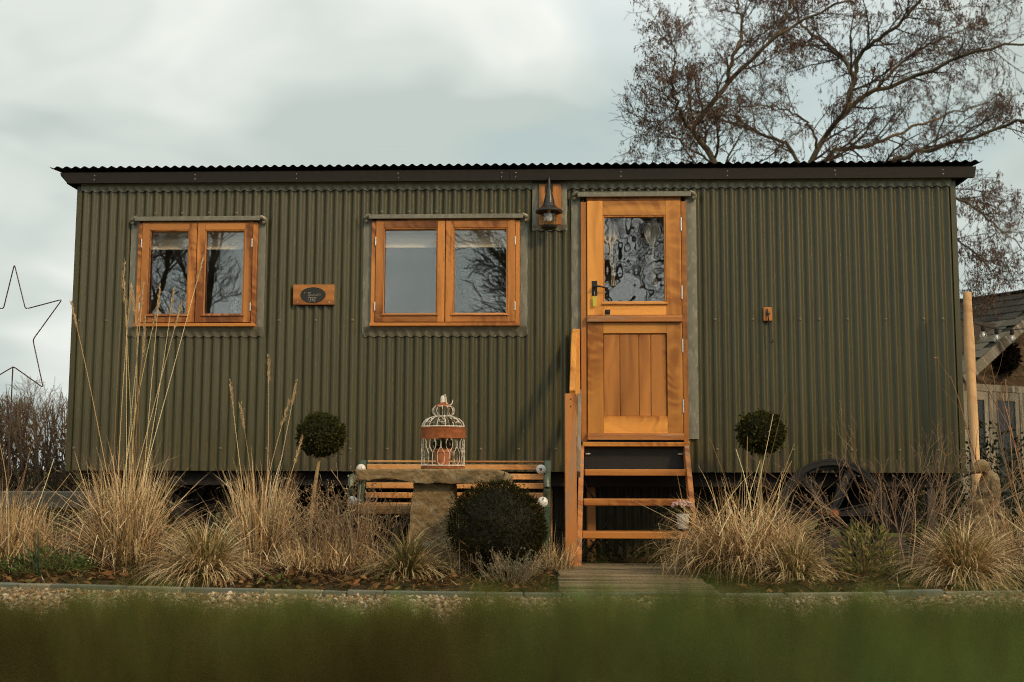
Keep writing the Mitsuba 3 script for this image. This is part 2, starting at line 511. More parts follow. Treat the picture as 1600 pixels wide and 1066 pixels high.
# kerb of upright slate setts
k = thing('kerb', 'low curved kerb of grey green stone edging in front of the bed', 'kerb')
x0 = -5.4
i = 0
while x0 < 5.6:
    L = rng.choice([.14, .22, .28, .36, .5, .6])
    x1 = x0 + L
    p0, p1 = np.array([x0 + .004, kerb_y(x0), 0]), np.array([x1 - .004, kerb_y(x1), 0])
    top = .026 + rng.normal(0, .003)
    m = beam(p0 + [0, 0, (top - .13) / 2], p1 + [0, 0, (top - .13) / 2], .042 + rng.uniform(0, .012), top + .13, b=.006)
    v = m[0] + rng.normal(0, .0015, m[0].shape)
    add(k, 'stone', (v, m[1]), 'mat_kerb', uv=np.stack([v[:, 0], np.full(len(v), i + .5)], 1))
    x0, i = x1, i + 1

# ------------------------------------------------------------------ the hut
HUT = thing('shepherd_hut', 'long dark green corrugated shepherd hut with orange wooden windows and stable door', 'hut')
PER, AMP = 0.0762, 0.0125
ZB, ZT = 0.72, 3.115


def yc(x):
    return -AMP * np.cos(2 * np.pi * x / PER)


def corr(x0, x1, z0, z1, y=0.0):
    n = max(2, int(round((x1 - x0) / PER * 12)) + 1)

    def fn(X, Z):      # sheets of ten corrugations, each edge lapped over the next, slightly uneven
        lap = -.0016 * np.mod((X + 3.7) / (10 * PER), 1.0)
        dent = .0022 * (meshkit.fbm(np.stack([X * 2.3, Z * 1.1, 0 * X], -1), 3, 71) - .5)
        return X + .0015 * (meshkit.noise(np.stack([X * 1.7, Z * 1.5, 0 * X + 5], -1), 72) - .5), y + yc(X) + lap + dent, Z
    return grid(np.linspace(x0, x1, n), np.linspace(z0, z1, max(2, int((z1 - z0) / .16) + 1)), fn)


WIN = [(-3.098, -2.096, 1.903, 2.772), (-1.141, .084, 1.904, 2.780)]
DOOR = (.583, 1.446, .92, 2.948)
X0, X1, DEP = -3.63, 3.63, 2.35
cols = []
xa = X0
for (a, b, c, d) in WIN + [DOOR]:
    a, b, c, d = a + .02, b - .02, c + .02, d - .01
    cols.append(corr(xa, a, ZB, ZT))
    cols.append(corr(a, b, d, ZT))
    if c > ZB + .25:
        cols.append(corr(a, b, ZB, c))
    xa = b
cols.append(corr(xa, X1, ZB, ZT))
add(HUT, 'front_wall', join(cols), 'mat_green', smooth=40)


def corr_side(x):
    n = int(DEP / PER * 10)
    return grid(np.linspace(0.012, DEP, n), [ZB, ZT + .02], lambda Y, Z: (x - np.sign(x) * .006 + np.sign(x) * AMP * np.cos(2 * np.pi * Y / PER), Y, Z))


add(HUT, 'side_wall', corr_side(X0), 'mat_green', smooth=40)
add(HUT, 'side_wall', corr_side(X1), 'mat_green', smooth=40)
add(HUT, 'back_wall', corr(X0, X1, ZB, ZT + .02, DEP), 'mat_green', smooth=40)
for x in (X0, X1):   # corner trims
    s = np.sign(x)
    add(HUT, 'corner_trim', prism([(min(x - s * .028, x + s * .014), -.016), (max(x - s * .028, x + s * .014), -.016), (max(x - s * .028, x + s * .014), .03), (min(x - s * .028, x + s * .014), .03)], ZB - .004, ZT - .02, 'xy'), 'mat_green')

# roof sheet: shallow barrel, corrugation running from eave to eave
RX0, RX1 = -3.85, 3.845


def roof_z(Y):
    t = (Y + .185) / (DEP + .37)
    return 3.224 + .30 * (t * (1 - t)) + 0 * Y


nx = int((RX1 - RX0) / PER * 12)
rs = []
for off in (0.0, -.004):
    rs.append(grid(np.linspace(RX0, RX1, nx), np.linspace(-.128, DEP + .185, 9), lambda X, Y: (X, Y, roof_z(Y) + .0095 * np.cos(2 * np.pi * (X - RX0) / PER) + off)))
add(HUT, 'roof', join(rs), 'mat_matte', color=(.018, .014, .012))
# fascia board in two lengths
FZ0, FZ1 = 3.104, 3.194
DK = (.0165, .0145, .0125)
FMAT = 'mat_matte'
add(HUT, 'fascia', prism([(-3.700, FZ0), (-.002, FZ0), (-.002, FZ1), (-3.765, FZ1), (-3.755, FZ1 - .03)], -.092, -.066, 'xz'), 'mat_matte', color=DK)
add(HUT, 'fascia', prism([(.001, FZ0), (3.772, FZ0), (3.790, FZ1), (.001, FZ1)], -.092, -.066, 'xz'), 'mat_matte', color=DK)
add(HUT, 'fascia', prism([(X0 - .08, FZ0), (X1 + .1, FZ0), (X1 + .1, FZ1), (X0 - .08, FZ1)], DEP + .12, DEP + .15, 'xz'), 'mat_matte', color=DK)
for x in (X0 - .075, X1 + .095):
    add(HUT, 'bargeboard', cbox(x - .012, x + .012, -.065, DEP + .119, FZ0 + .001, FZ1 + .02), 'mat_matte', color=DK)
add(HUT, 'soffit', join([cbox(X0 - .062, X1 + .082, -.065, -.02, FZ0 + .030, FZ0 + .045), cbox(X0 - .062, X0 - .02, -.019, DEP + .119, FZ0 + .030, FZ0 + .045), cbox(X1 + .02, X1 + .082, -.019, DEP + .119, FZ0 + .030, FZ0 + .045)]), 'mat_matte', color=(.03, .023, .018))
add(HUT, 'roof_batten', cbox(X0 - .05, X1 + .06, -.062, -.03, FZ1 - .02, 3.21), 'mat_matte', color=(.016, .013, .011))
add(HUT, 'ceiling', cbox(X0 + .02, X1 - .02, .02, DEP - .02, 3.125, 3.14), 'mat_matte', color=(.30, .29, .26))
sc = []
for x in (-3.471, -2.622, -1.770, -.921, -.062, .052, .917, 1.784, 2.656, 3.521):
    for z in (FZ0 + .028, FZ0 + .066):
        sc.append(ellipsoid((x + rng.normal(0, .002), -.0925, z), (.005, .003, .005), 1))
add(HUT, 'fascia_screws', join(sc), 'mat_metal', color=(.55, .53, .5), kind='stuff')
sc = []
for z in (1.955, .90):
    for x in (np.r_[-3.547, -3.315, -1.94, -1.635, -1.322, 1.70, 2.01, 2.325, 2.479, 2.71, 3.023, 3.34, 3.488] if z > 1 else np.r_[-3.547, -3.0, -2.4, -1.95, -1.6, -1.32, -1.0, -.55, -.2, .1, .4, 1.69, 2.0, 2.316, 2.712, 3.1, 3.45]):
        x = round(x / PER) * PER
        sc.append(lathe([(0, .009), (.006, .008), (.0085, .004), (.0095, 0), (.012, -.001), (.012, -.003)], 8))
        sc[-1] = xf(sc[-1], rot([1, 0, 0], 90), (x, yc(x) - .001, z))
for (a, b, z) in ((-3.0, -2.15, 2.86), (-1.1, .05, 2.862), (.62, 1.44, 3.035)):
    for x in np.arange(a, b, PER * 3):
        x = round(x / PER) * PER
        sc.append(xf(lathe([(0, .009), (.006, .008), (.0085, .004), (.0095, 0), (.012, -.001), (.012, -.003)], 8), rot([1, 0, 0], 90), (x, yc(x) - .001, z)))
add(HUT, 'wall_screws', join(sc), 'mat_satin', color=(.13, .12, .075), kind='stuff')


# lead flashings: sheets dressed onto the corrugation
def dressed(x0, x1, ztop, zbot, ytop, seed=0, flat_top=0.35):
    n = int((x1 - x0) / PER * 10) + 2

    def fn(X, S):
        r = np.clip((S - flat_top) / (1 - flat_top), 0, 1) ** 1.3
        w = 1 + .5 * (meshkit.noise(np.stack([X * 9, S * 2, 0 * X + seed], -1), 3) - .5)
        Y = ytop * (1 - S) + (-.014) * S + r * yc(X) * .75 * w + .0025 * (meshkit.noise(np.stack([X * 30, S * 4, 0 * X + seed], -1), 9) - .5)
        return X, Y, ztop + (zbot - ztop) * S + r * .006 * np.cos(2 * np.pi * X / PER + 1)
    return grid(np.linspace(x0, x1, n), np.linspace(0, 1, 7), fn)


def strip(x0, x1, z0, z1, y, seed):
    return grid(np.linspace(x0, x1, 5), np.linspace(z0, z1, max(4, int((z1 - z0) / .05))), lambda X, Z: (X + .0015 * np.sin(Z * 31 + seed), y + .004 * (meshkit.fbm(np.stack([X * 14, Z * 9, 0 * X + seed], -1), 2, 4) - .5) - .002 * (np.abs(X - (x0 + x1) / 2) < (x1 - x0) * .3), Z))


for (a, b) in ((X0 + .02, .186), (.474, X1 - .02)):
    add(HUT, 'eaves_flashing', dressed(a, b, 3.120, 3.050, -.024, 1.5), 'mat_lead', smooth=50)


def cap_mesh(x0, x1, z0, z1, out=.088):
    pr_ = [(-.012, z1), (-.030, z1 + .002), (-out + .012, z1 - .012), (-out, z1 - .022), (-out, z0 + .004), (-out + .006, z0), (-out + .010, z0 + .006), (-out + .012, z1 - .030), (-.02, z1 - .018)]
    ms = [prism([(y, z) for y, z in pr_], x0 + .045, x1 - .045, 'yz')]
    for (x, s) in ((x0, 1), (x1, -1)):   # the dressed down, curled ends
        pts = [(x + s * .05, -.055, z1 - .014), (x + s * .022, -.050, z1 - .022), (x + s * .006, -.046, z1 - .042), (x + s * .012, -.044, z1 - .060), (x + s * .030, -.044, z1 - .058)]
        P = spline(pts, 9)
        r = np.linspace(.019, .015, 9)
        v, f = ctube(P, r, 8)
        ms.append((v, f))
    return join(ms)


def window_unit(a, b, c, d, bars, seed):
    W = wood(HUT, 'window', join([cbox(a, a + .036, -.05, .05, c + .022, d), cbox(b - .036, b, -.05, .05, c + .022, d), cbox(a + .0365, b - .0365, -.05, .05, d - .03, d + .012)]), 'mat_wood_red', 'z', seed)
    wood(W, 'sill', cbox(a - .004, b + .003, -.088, .05, c - .006, c + .0215, .004), 'mat_wood_red', 'x', seed + 1)
    mid = (a + b) / 2
    for (s0, s1, hs) in ((a + .0385, mid - .0035, -1), (mid + .0035, b - .0385, 1)):
        zt, zb, st, yf, yb = d - .004, c + .030, .062, -.062, -.004
        for q0 in (s0, s1 - st):
            wood(W, 'sash_stile', cbox(q0, q0 + st, yf, yb, zb, zt), 'mat_wood_red', 'z', seed + 3 + hs * 2 + q0)
        wood(W, 'sash_rail', cbox(s0 + st + .0005, s1 - st - .0005, yf + .0015, yb, zt - .060, zt - .0005), 'mat_wood_red', 'x', seed + 7 + hs)
        wood(W, 'sash_rail', cbox(s0 + st + .0005, s1 - st - .0005, yf + .0015, yb, zb + .0005, zb + .066), 'mat_wood_red', 'x', seed + 11 + hs)
        g0, g1, h0, h1 = s0 + st, s1 - st, zb + .066, zt - .060
        wood(W, 'glazing_bead', join([cbox(g0, g0 + .010, yf + .006, -.030, h0, h1), cbox(g1 - .010, g1, yf + .006, -.030, h0, h1), cbox(g0 + .0105, g1 - .0105, yf + .006, -.030, h1 - .010, h1)]), 'mat_wood_red', 'z', seed + 20 + hs)
        wood(W, 'drip_bead', prism([(yf - .012, h0 - .012), (yf - .012, h0 - .004), (-.030, h0 + .012), (-.030, h0 - .012)], g0 - .012, g1 + .012, 'yz'), 'mat_wood_red', 'x', seed + 25 + hs)
        ph = seed * 1.7 + hs
        add(W, 'pane', grid(np.linspace(g0 + .004, g1 - .004, 22), np.linspace(h0, h1 - .004, 30), lambda X, Z: (X, -.022 + .00003 * np.sin(X * 11 + ph) * np.sin(Z * 8 + ph * 2) + .000008 * np.sin(X * 38 + 3 * np.sin(Z * 17) + ph), Z)), 'mat_pane', smooth=True)
        hx = s0 - .0012 if hs < 0 else s1 + .0012
        for z in (zb + .13, zt - .17):
            add(W, 'hinge', join([ctube([(hx, yf - .003, z - .035), (hx, yf - .003, z + .035)], .0055, 8)]), 'mat_metal', smooth=40, color=STEEL)
    add(W, 'drip_cap', cap_mesh(a - .065, b + .072, d + .008, d + .058), 'mat_lead', smooth=35)
    add(W, 'flashing', strip(a - .072, a - .002, c - .07, d + .05, -.0135, seed), 'mat_lead', smooth=40)
    add(W, 'flashing', strip(b + .002, b + .064, c - .07, d + .05, -.0135, seed + 4), 'mat_lead', smooth=40)
    add(W, 'apron_flashing', dressed(a - .058, b + .06, c - .007, c - .083, -.05, seed, .15), 'mat_lead', smooth=50)
    # dark reveal inside
    add(W, 'inner_sill', join([cbox(a + .02, b - .02, .051, .16, c - .01, c + .02)]), 'mat_matte', color=(.42, .38, .32))
    return W


w0 = window_unit(*WIN[0], 2, 3.5)
labels[w0] = {'label': 'smaller two pane window at the left end of the hut'}
w1 = window_unit(*WIN[1], 2, 41.5)
labels[w1] = {'label': 'larger two pane window beside the door'}

# the stable door
a, b, c, d = DOOR
DR = wood(HUT, 'door_frame', join([cbox(.584, .632, -.048, .05, .958, 2.93), cbox(1.4055, 1.4475, -.048, .05, .958, 2.93), cbox(.6325, 1.405, -.046, .05, 2.938, 2.975)]), 'mat_wood_red', 'z', 61.5)
add(DR, 'drip_cap', cap_mesh(.515, 1.530, 2.962, 3.018), 'mat_lead', smooth=35)
add(DR, 'flashing', strip(.508, .583, 1.0, 2.99, -.0135, 2), 'mat_lead', smooth=40)
add(DR, 'flashing', strip(1.4485, 1.532, .985, 2.99, -.0135, 6), 'mat_lead', smooth=40)
D = add(HUT, 'door', join([cbox(.640, 1.398, -.02, .0, .98, 1.168), cbox(.640, 1.398, -.02, .0, 1.84, 2.09)]), 'mat_matte', color=(.2, .09, .03))
labels[D] = {'label': 'honey wood stable door with glazed upper half'}
yf, yb = -.064, -.021
for (z0, z1) in ((1.986, 2.934), (.985, 1.926)):
    wood(D, 'stile', cbox(.636, .764, yf, yb, z0, z1, .003), 'mat_wood_honey', 'z', 70.5 + z0)
    wood(D, 'stile', cbox(1.278, 1.401, yf, yb, z0, z1, .003), 'mat_wood_honey', 'z', 75.5 + z0)
for (z0, z1, s) in ((2.812, 2.9335, 83.5), (1.9865, 2.092, 84.5), (1.838, 1.9255, 85.5), (.9855, 1.166, 86.5)):
    wood(D, 'rail', cbox(.7645, 1.2775, yf + .001, yb, z0, z1, .002), 'mat_wood_honey', 'x', s)
for z0, s in ((1.929, 90.5), (.975, 92.5)):
    wood(D, 'weather_bar', prism([(-.100, z0 + .004), (-.098, z0), (-.0655, z0), (-.0655, z0 + .056), (-.088, z0 + .050), (-.100, z0 + .036)], .634, 1.402, 'yz'), 'mat_wood_steps', 'x', s)
bx = [.7655, .897, 1.051, 1.147, 1.2765]
for i in range(4):
    wood(D, 'panel_board', cbox(bx[i] + .0012, bx[i + 1] - .0012, -.046, -.030, 1.1665, 1.8375, .004), 'mat_wood_red', 'z', 100.5 + i * 3, **({'label': 'vertical panel board in lower door'} if i < 0 else {}))
wood(D, 'glazing_bead', join([cbox(.7645, .777, -.058, -.03, 2.0925, 2.8115), cbox(1.265, 1.2775, -.058, -.03, 2.0925, 2.8115), cbox(.7775, 1.2645, -.058, -.03, 2.799, 2.8115)]), 'mat_wood_red', 'z', 111.5)
wood(D, 'glazing_sill', prism([(-.082, 2.074), (-.082, 2.082), (-.03, 2.106), (-.03, 2.074)], .755, 1.287, 'yz'), 'mat_wood_honey', 'x', 113.5)
xg, zg = np.linspace(.772, 1.27, 56), np.linspace(2.10, 2.806, 76)


def wavy(X, Z):
    q = np.stack([X * 7.5, Z * 6.0, 0 * X], -1)
    q2 = np.stack([X * 17, Z * 21, 0 * X + 3], -1)
    return X, -.034 + .0020 * (meshkit.noise(q, 3) - .5) + .0007 * (meshkit.noise(q2, 5) - .5), Z


add(D, 'pane', grid(xg, zg, wavy), 'mat_pane', smooth=True, label='old rippled glass pane in upper door')
hd = [cbox(.674, .717, -.070, -.0645, 2.145, 2.268, .003)]
add(D, 'handle', join(hd + [ctube([(.694, -.07, 2.217), (.694, -.112, 2.217)], .009, 10), ctube(spline([(.690, -.112, 2.217), (.73, -.116, 2.216), (.77, -.114, 2.208), (.803, -.108, 2.203)], 8), np.linspace(.009, .006, 8), 8)]), 'mat_satin', smooth=35, color=BLACK)
add(D, 'key', join([cbox(.691, .697, -.096, -.071, 2.158, 2.178, .001), ctube([(.694, -.095, 2.168), (.694, -.094, 2.140)], .002, 6)]), 'mat_metal', smooth=35, color=(.5, .42, .25))
add(D, 'deadbolt', join([cbox(.780, .820, -.068, -.0645, 1.992, 2.032, .003), cbox(.786, .814, -.082, -.0681, 2.003, 2.026, .004)]), 'mat_satin', color=BLACK)
for z in (2.735, 2.172, 1.737, 1.249):
    add(D, 'hinge', join([ctube([(1.4035, -.067, z - .055), (1.4035, -.067, z + .055)], .0072, 10)]), 'mat_metal', smooth=35, color=STEEL)
wood(HUT, 'threshold', cbox(.592, 1.446, -.135, .0, .922, .9575, .004), 'mat_wood_honey', 'x', 121.5)
add(HUT, 'riser_panel', cbox(.606, 1.43, -.03, -.018, .70, .9215), 'mat_satin', color=(.014, .013, .012))
tag = solo('key_tag', join([cbox(.679, .711, -.0935, -.0895, 2.056, 2.138, .002)]), 'mat_satin', 'small yellow key tag hanging from the door handle', 'key tag', color=(.50, .46, .06))
tm = np.array(meshkit.text_mesh('·····', .010, .0008).vertices)

# interior lining
add(HUT, 'interior', join([cbox(X0 + .03, X1 - .03, DEP - .05, DEP - .03, .95, 3.12), cbox(X0 + .02, X0 + .035, .03, DEP - .06, .95, 3.12), cbox(X1 - .035, X1 - .02, .03, DEP - .06, .95, 3.12)]), 'mat_matte', color=(.20, .21, .21))
add(HUT, 'floor', cbox(X0 + .02, X1 - .02, .03, DEP - .03, .725, .945), 'mat_matte', color=(.06, .035, .02))
add(HUT, 'partition', cbox(-1.62, -1.58, .04, DEP - .06, .95, 3.12), 'mat_matte', color=(.30, .29, .27))
inner = []
for (p, q, z0, z1) in ((X0 + .036, WIN[0][0] + .02, .95, 3.12), (WIN[0][1] - .02, WIN[1][0] + .02, .95, 3.12), (WIN[1][1] - .02, .60, .95, 3.12), (1.43, X1 - .036, .95, 3.12)):
    inner.append(cbox(p, q, .03, .045, z0, z1, .001))
for (p, q, c_, d_) in WIN:
    inner += [cbox(p + .0205, q - .0205, .03, .045, .95, c_ - .012, .001), cbox(p + .0205, q - .0205, .03, .045, d_ + .002, 3.12, .001)]
inner.append(cbox(.601, 1.429, .03, .045, 2.98, 3.12, .001))
add(HUT, 'front_lining', join(inner), 'mat_matte', color=(.33, .32, .29))
# chassis, axles, wheels
IR = (.016, .014, .013)
for y in (.10, 1.95):
    add(HUT, 'chassis_beam', join([cbox(X0 + .06, X1 - .06, y, y + .08, .60, .7195, .004)]), 'mat_matte', color=IR)
add(HUT, 'cross_beam', join([cbox(x - .05, x + .05, .181, 1.949, .61, .715, .004) for x in (-3.4, -2.4, -1.2, 0, 1.2, 2.58, 3.4)]), 'mat_matte', color=IR)


def wheel(x, y):
    z, Ro = .395, .43
    def ring(ri, ro, y0, y1, n=56):
        an = np.arange(n) * 2 * np.pi / n
        pr_ = [(ri, y0), (ro, y0), (ro, y1), (ri, y1)]
        v = np.array([[x + r * np.cos(t), yy, z + r * np.sin(t)] for t in an for r, yy in pr_])
        q = [[4 * i + j, 4 * i + (j + 1) % 4, 4 * ((i + 1) % n) + (j + 1) % 4, 4 * ((i + 1) % n) + j] for i in range(n) for j in range(4)]
        return tri((v, np.array(q)))
    Wk = add(HUT, 'wheel', join([ring(Ro - .045, Ro, y - .045, y + .045), ring(Ro - .075, Ro - .0452, y - .008, y + .012), ring(Ro - .012, Ro + .006, y - .05, y - .0452)]), 'mat_matte', smooth=40, color=(.017, .018, .020))
    for k in range(6):
        t = math.radians(7 + 60 * k)
        dr_ = np.array([math.cos(t), 0, math.sin(t)])
        sd = np.array([-math.sin(t), 0, math.cos(t)])
        o = np.array([x, y, z])
        ms = []
        for s, wv in ((-1, .011), (1, .011)):      # splayed flanges and a web
            p0, p1 = o + dr_ * .055 + sd * s * .022, o + dr_ * (Ro - .06) + sd * s * .055
            ms.append(beam(p0, p1, .055, wv, up=np.cross(p1 - p0, [0, 1, 0]), b=.003))
        ms.append(beam(o + dr_ * .05, o + dr_ * (Ro - .05), .012, .06, up=sd, b=.002))
        add(Wk, 'spoke', join(ms), 'mat_matte', color=(.019, .0195, .021))
    add(Wk, 'hub', xf(lathe([(0, .085), (.040, .085), (.052, .075), (.056, .05), (.062, -.05), (0, -.05)], 20), rot([1, 0, 0], 90), (x, y, z)), 'mat_matte', smooth=35, color=(.022, .021, .020))
    add(Wk, 'hub_cap', xf(lathe([(0, .108), (.018, .106), (.030, .098), (.036, .088), (.036, .084)], 18), rot([1, 0, 0], 90), (x, y, z)), 'mat_rust', smooth=35)
    return Wk


for x, ya in ((2.575, -.02), (-2.72, .45)):
    for y in (ya, 2.0):
        wheel(x, y)
    add(HUT, 'axle', join([cbox(x - .05, x + .05, .03, 1.95, .345, .445, .006), cbox(x - .16, x + .16, .55, 1.4, .45, .6, .01), cbox(x + .28, x + .80, .5, 1.2, .22, .6, .01)]), 'mat_matte', color=IR)
for x in (-3.44, -1.95, 3.40):
    add(HUT, 'jack_leg', join([cbox(x - .03, x + .03, .12, .18, -.02, .7, .004), cbox(x - .09, x + .09, .06, .24, -.04, -.005, .004)]), 'mat_satin', color=(.055, .055, .06))
add(HUT, 'added_shade_panel', cbox(-2.35, -.42, 1.20, 1.23, .06, .605, .004), 'mat_matte', color=IR)  # added dark sheet standing in for the deep shade beneath the hut
add(HUT, 'skirt', corr(-.4, 2.3, -.02, .62, .80), 'mat_green', smooth=40)
# braces and props below
for (x, y, s) in ((.313, .30, 131.5), (.672, .34, 133.5)):
    v, f = cbox(x - .036, x + .036, y - .03, y + .03, -.02, .598, .004)
    key = wood(None, 'timber_prop', (v, f), 'mat_wood_steps', 'z', s)
    labels[key] = {'label': 'orange timber prop under the hut ' + ('beside the bench end' if x < .5 else 'seen between the steps treads'), 'category': 'post'}
solo('power_cable', tube(spline([(.62, .1, .66), (.70, .02, .50), (.80, .0, .47), (.82, .02, .40), (.72, .04, .2), (.6, .1, .05), (.45, .1, .02)], 40), .009, 6), 'mat_satin', 'black cable looping down under the hut behind the steps', 'cable', color=BLACK, smooth=True)

# ------------------------------------------------------------------ things on the hut's wall
LN = thing('wall_lantern', 'black wall lantern with witch hat hood on an orange wooden board', 'lantern')
add(HUT, 'lantern_flashing', join([strip(.186, .240, 2.70, 3.112, -.0135, 9), strip(.427, .474, 2.70, 3.112, -.0135, 12), strip(.2405, .4265, 3.086, 3.112, -.0135, 5), dressed(.19, .472, 2.742, 2.70, -.03, 7, .15)]), 'mat_lead', smooth=40)
wood(LN, 'backboard', cbox(.241, .426, -.040, -.012, 2.741, 3.085, .004), 'mat_wood_red', 'z', 141.5)
LX, LYY = .326, -.135
add(LN, 'hood', lathe([(.004, 3.115), (.010, 3.10), (.013, 3.06), (.015, 3.03), (.024, 3.00), (.036, 2.95), (.046, 2.90), (.060, 2.872), (.085, 2.850), (.108, 2.838), (.112, 2.830), (.110, 2.822), (.098, 2.824), (.06, 2.845), (0, 2.86)], 28, (LX, LYY, 0)), 'mat_satin', smooth=40, color=(.020, .019, .018))
add(LN, 'bracket', join([ctube(spline([(LX, LYY, 3.10), (LX, LYY + .02, 3.125), (LX, -.085, 3.12), (LX, -.04, 3.07)], 12), .008, 8), cbox(LX - .03, LX + .03, -.052, -.0405, 3.01, 3.075, .003)]), 'mat_satin', smooth=40, color=BLACK)
add(LN, 'glass', lathe([(.056, 2.846), (.058, 2.82), (.060, 2.78), (.058, 2.75), (.050, 2.72), (.044, 2.714)], 24, (LX, LYY, 0)), 'mat_glass', smooth=True)
add(LN, 'bulb', lathe([(0, 2.745), (.014, 2.748), (.024, 2.765), (.026, 2.785), (.018, 2.81), (.013, 2.82), (.013, 2.85)], 16, (LX, LYY, 0)), 'mat_satin', smooth=True, color=(.75, .72, .66))
add(LN, 'base', lathe([(0, 2.678), (.034, 2.682), (.060, 2.694), (.068, 2.708), (.058, 2.716), (0, 2.716)], 24, (LX, LYY, 0)), 'mat_satin', smooth=40, color=(.020, .019, .018))
for t in np.arange(4) * np.pi / 2 + .6:
    add(LN, 'cage_bar', tube([(LX + .064 * math.cos(t), LYY + .064 * math.sin(t), 2.71), (LX + .064 * math.cos(t), LYY + .064 * math.sin(t), 2.84)], .0022, 5), 'mat_satin', color=BLACK)

SG = thing('name_sign', 'orange wooden name sign with dark oval slate plaque between the windows', 'sign')
wood(SG, 'board', cbox(-1.788, -1.446, -.040, -.011, 2.080, 2.250, .004), 'mat_wood_red', 'x', 151.5)
an = np.linspace(0, 2 * np.pi, 41)[:-1]
add(SG, 'plaque', prism(np.stack([-1.620 + .104 * np.cos(an), 2.163 + .064 * np.sin(an)], 1), -.046, -.0405, 'xz'), 'mat_matte', color=(.026, .028, .030))


def flat_text(txt, h, x, z, y):
    m = meshkit.text_mesh(txt, h, .0012)
    v = np.array(m.vertices)
    return np.stack([x + v[:, 0], y - v[:, 2], z + v[:, 1]], 1), np.array(m.faces)


lt = [flat_text('S', .034, -1.664, 2.152, -.0465)]
xx = -1.632
for k in range(9):                 # worn strokes that can no longer be read
    hh = .012 if k < 6 else .024
    lt.append(cbox(xx, xx + .0022, -.0474, -.0465, 2.153, 2.153 + hh + .003 * (k % 2), .0002))
    if k < 6:
        lt.append(cbox(xx + .0023, xx + .007, -.0474, -.0465, 2.153 + (k % 3) * .004, 2.1545 + (k % 3) * .004, .0002))
    xx += .0088
lt.append(cbox(-1.694, -1.690, -.0474, -.0465, 2.176, 2.184, .0002))
lt.append(cbox(-1.688, -1.680, -.0474, -.0465, 2.178, 2.180, .0002))
for (p, q, r, s) in ((-1.655, -1.595, 2.138, 2.1395), (-1.655, -1.595, 2.114, 2.1155), (-1.655, -1.6535, 2.1155, 2.138), (-1.5965, -1.595, 2.1155, 2.138), (-1.643, -1.635, 2.121, 2.132), (-1.628, -1.620, 2.1155, 2.133), (-1.613, -1.605, 2.121, 2.132), (-1.660, -1.590, 2.1396, 2.1425)):
    lt.append(cbox(p, q, -.0474, -.0465, r, s, .0002))
for x in (-1.643, -1.607):
    lt.append(xf(lathe([(.004, 0), (.006, 0), (.006, .0009), (.004, .0009)], 12), rot([1, 0, 0], 90), (x, -.0465, 2.109)))
add(SG, 'lettering', join(lt), 'mat_matte', color=(.24, .23, .20))
add(SG, 'screw', join([ellipsoid((x, -.041, z), (.005, .003, .005), 1) for x in (-1.748, -1.486) for z in (2.102, 2.232)]), 'mat_metal', color=(.6, .5, .35))

HK = thing('cabin_hook', 'black iron cabin hook hanging from a small orange wooden block', 'hook')
wood(HK, 'block', cbox(2.062, 2.133, -.038, -.011, 1.940, 2.053, .004), 'mat_wood_red', 'z', 161.5)
add(HK, 'eye_plate', join([ellipsoid((2.098, -.042, 2.0), (.016, .006, .016), 2), ctube([(2.092, -.045, 2.038), (2.094, -.05, 1.98)], .005, 6)]), 'mat_satin', smooth=40, color=BLACK)
add(HK, 'hook', tube(spline([(2.093, -.052, 2.036), (2.096, -.056, 1.99), (2.101, -.050, 1.93), (2.105, -.045, 1.86), (2.106, -.043, 1.80), (2.112, -.045, 1.768), (2.126, -.048, 1.762), (2.134, -.05, 1.776), (2.13, -.05, 1.790)], 30), .0045, 8), 'mat_satin', smooth=True, color=BLACK)

# ------------------------------------------------------------------ inside, seen through the panes
for (p, q, c_, d_), w in zip(WIN, ('left window', 'window by the door')):
    x_, z_ = np.linspace(p + .05, q - .05, 60), np.linspace(d_ - .19, d_ + .02, 12)
    solo('window_blind', join([grid(x_, z_, lambda X, Z: (X, .075 + .010 * np.sin((Z - d_) * 60) + .002 * np.sin(X * 40), Z)), cbox(p + .05, q - .05, .070, .082, d_ - .205, d_ - .19, .003)]), 'mat_matte', f'folded cream blind at the top of the {w}', 'blind', smooth=False, color=(.62, .56, .46))
solo('white_cup', lathe([(0, 1.93), (.030, 1.93), (.040, 1.955), (.042, 1.985), (.038, 1.985), (.036, 1.955), (.0, 1.94)], 18, (-.668, .11, -.004)), 'mat_satin', 'small white cup on the sill of the larger window', 'cup', smooth=40, color=(.78, .75, .70))
solo('dark_bottle', lathe([(0, 1.926), (.04, 1.926), (.042, 2.06), (.040, 2.09), (.018, 2.13), (.016, 2.17), (0, 2.17)], 16, (-2.30, .11, 0)), 'mat_satin', 'dark bottle standing inside the left window', 'bottle', smooth=40, color=(.012, .013, .013))
for (x, s, lab) in ((.845, 1, 'pale lace curtain bunched at the left inside the door glass'), (1.19, -1, 'pale lace curtain hanging at the right inside the door glass')):
    zz = np.linspace(2.25, 2.80, 40)

    def lace(U, Z):
        t = (2.80 - Z) / .55
        wdt = .055 * np.exp(-((t - .18) / .16) ** 2) + .014 + .008 * (t > .9)
        return x + U * wdt + .01 * np.sin(Z * 9), .10 + .012 * np.sin(U * 9 + Z * 5), Z
    solo('lace_curtain', grid(np.linspace(-1, 1, 24), zz, lace), 'mat_leaf', lab, 'curtain', smooth=True, color=(.70, .64, .52))

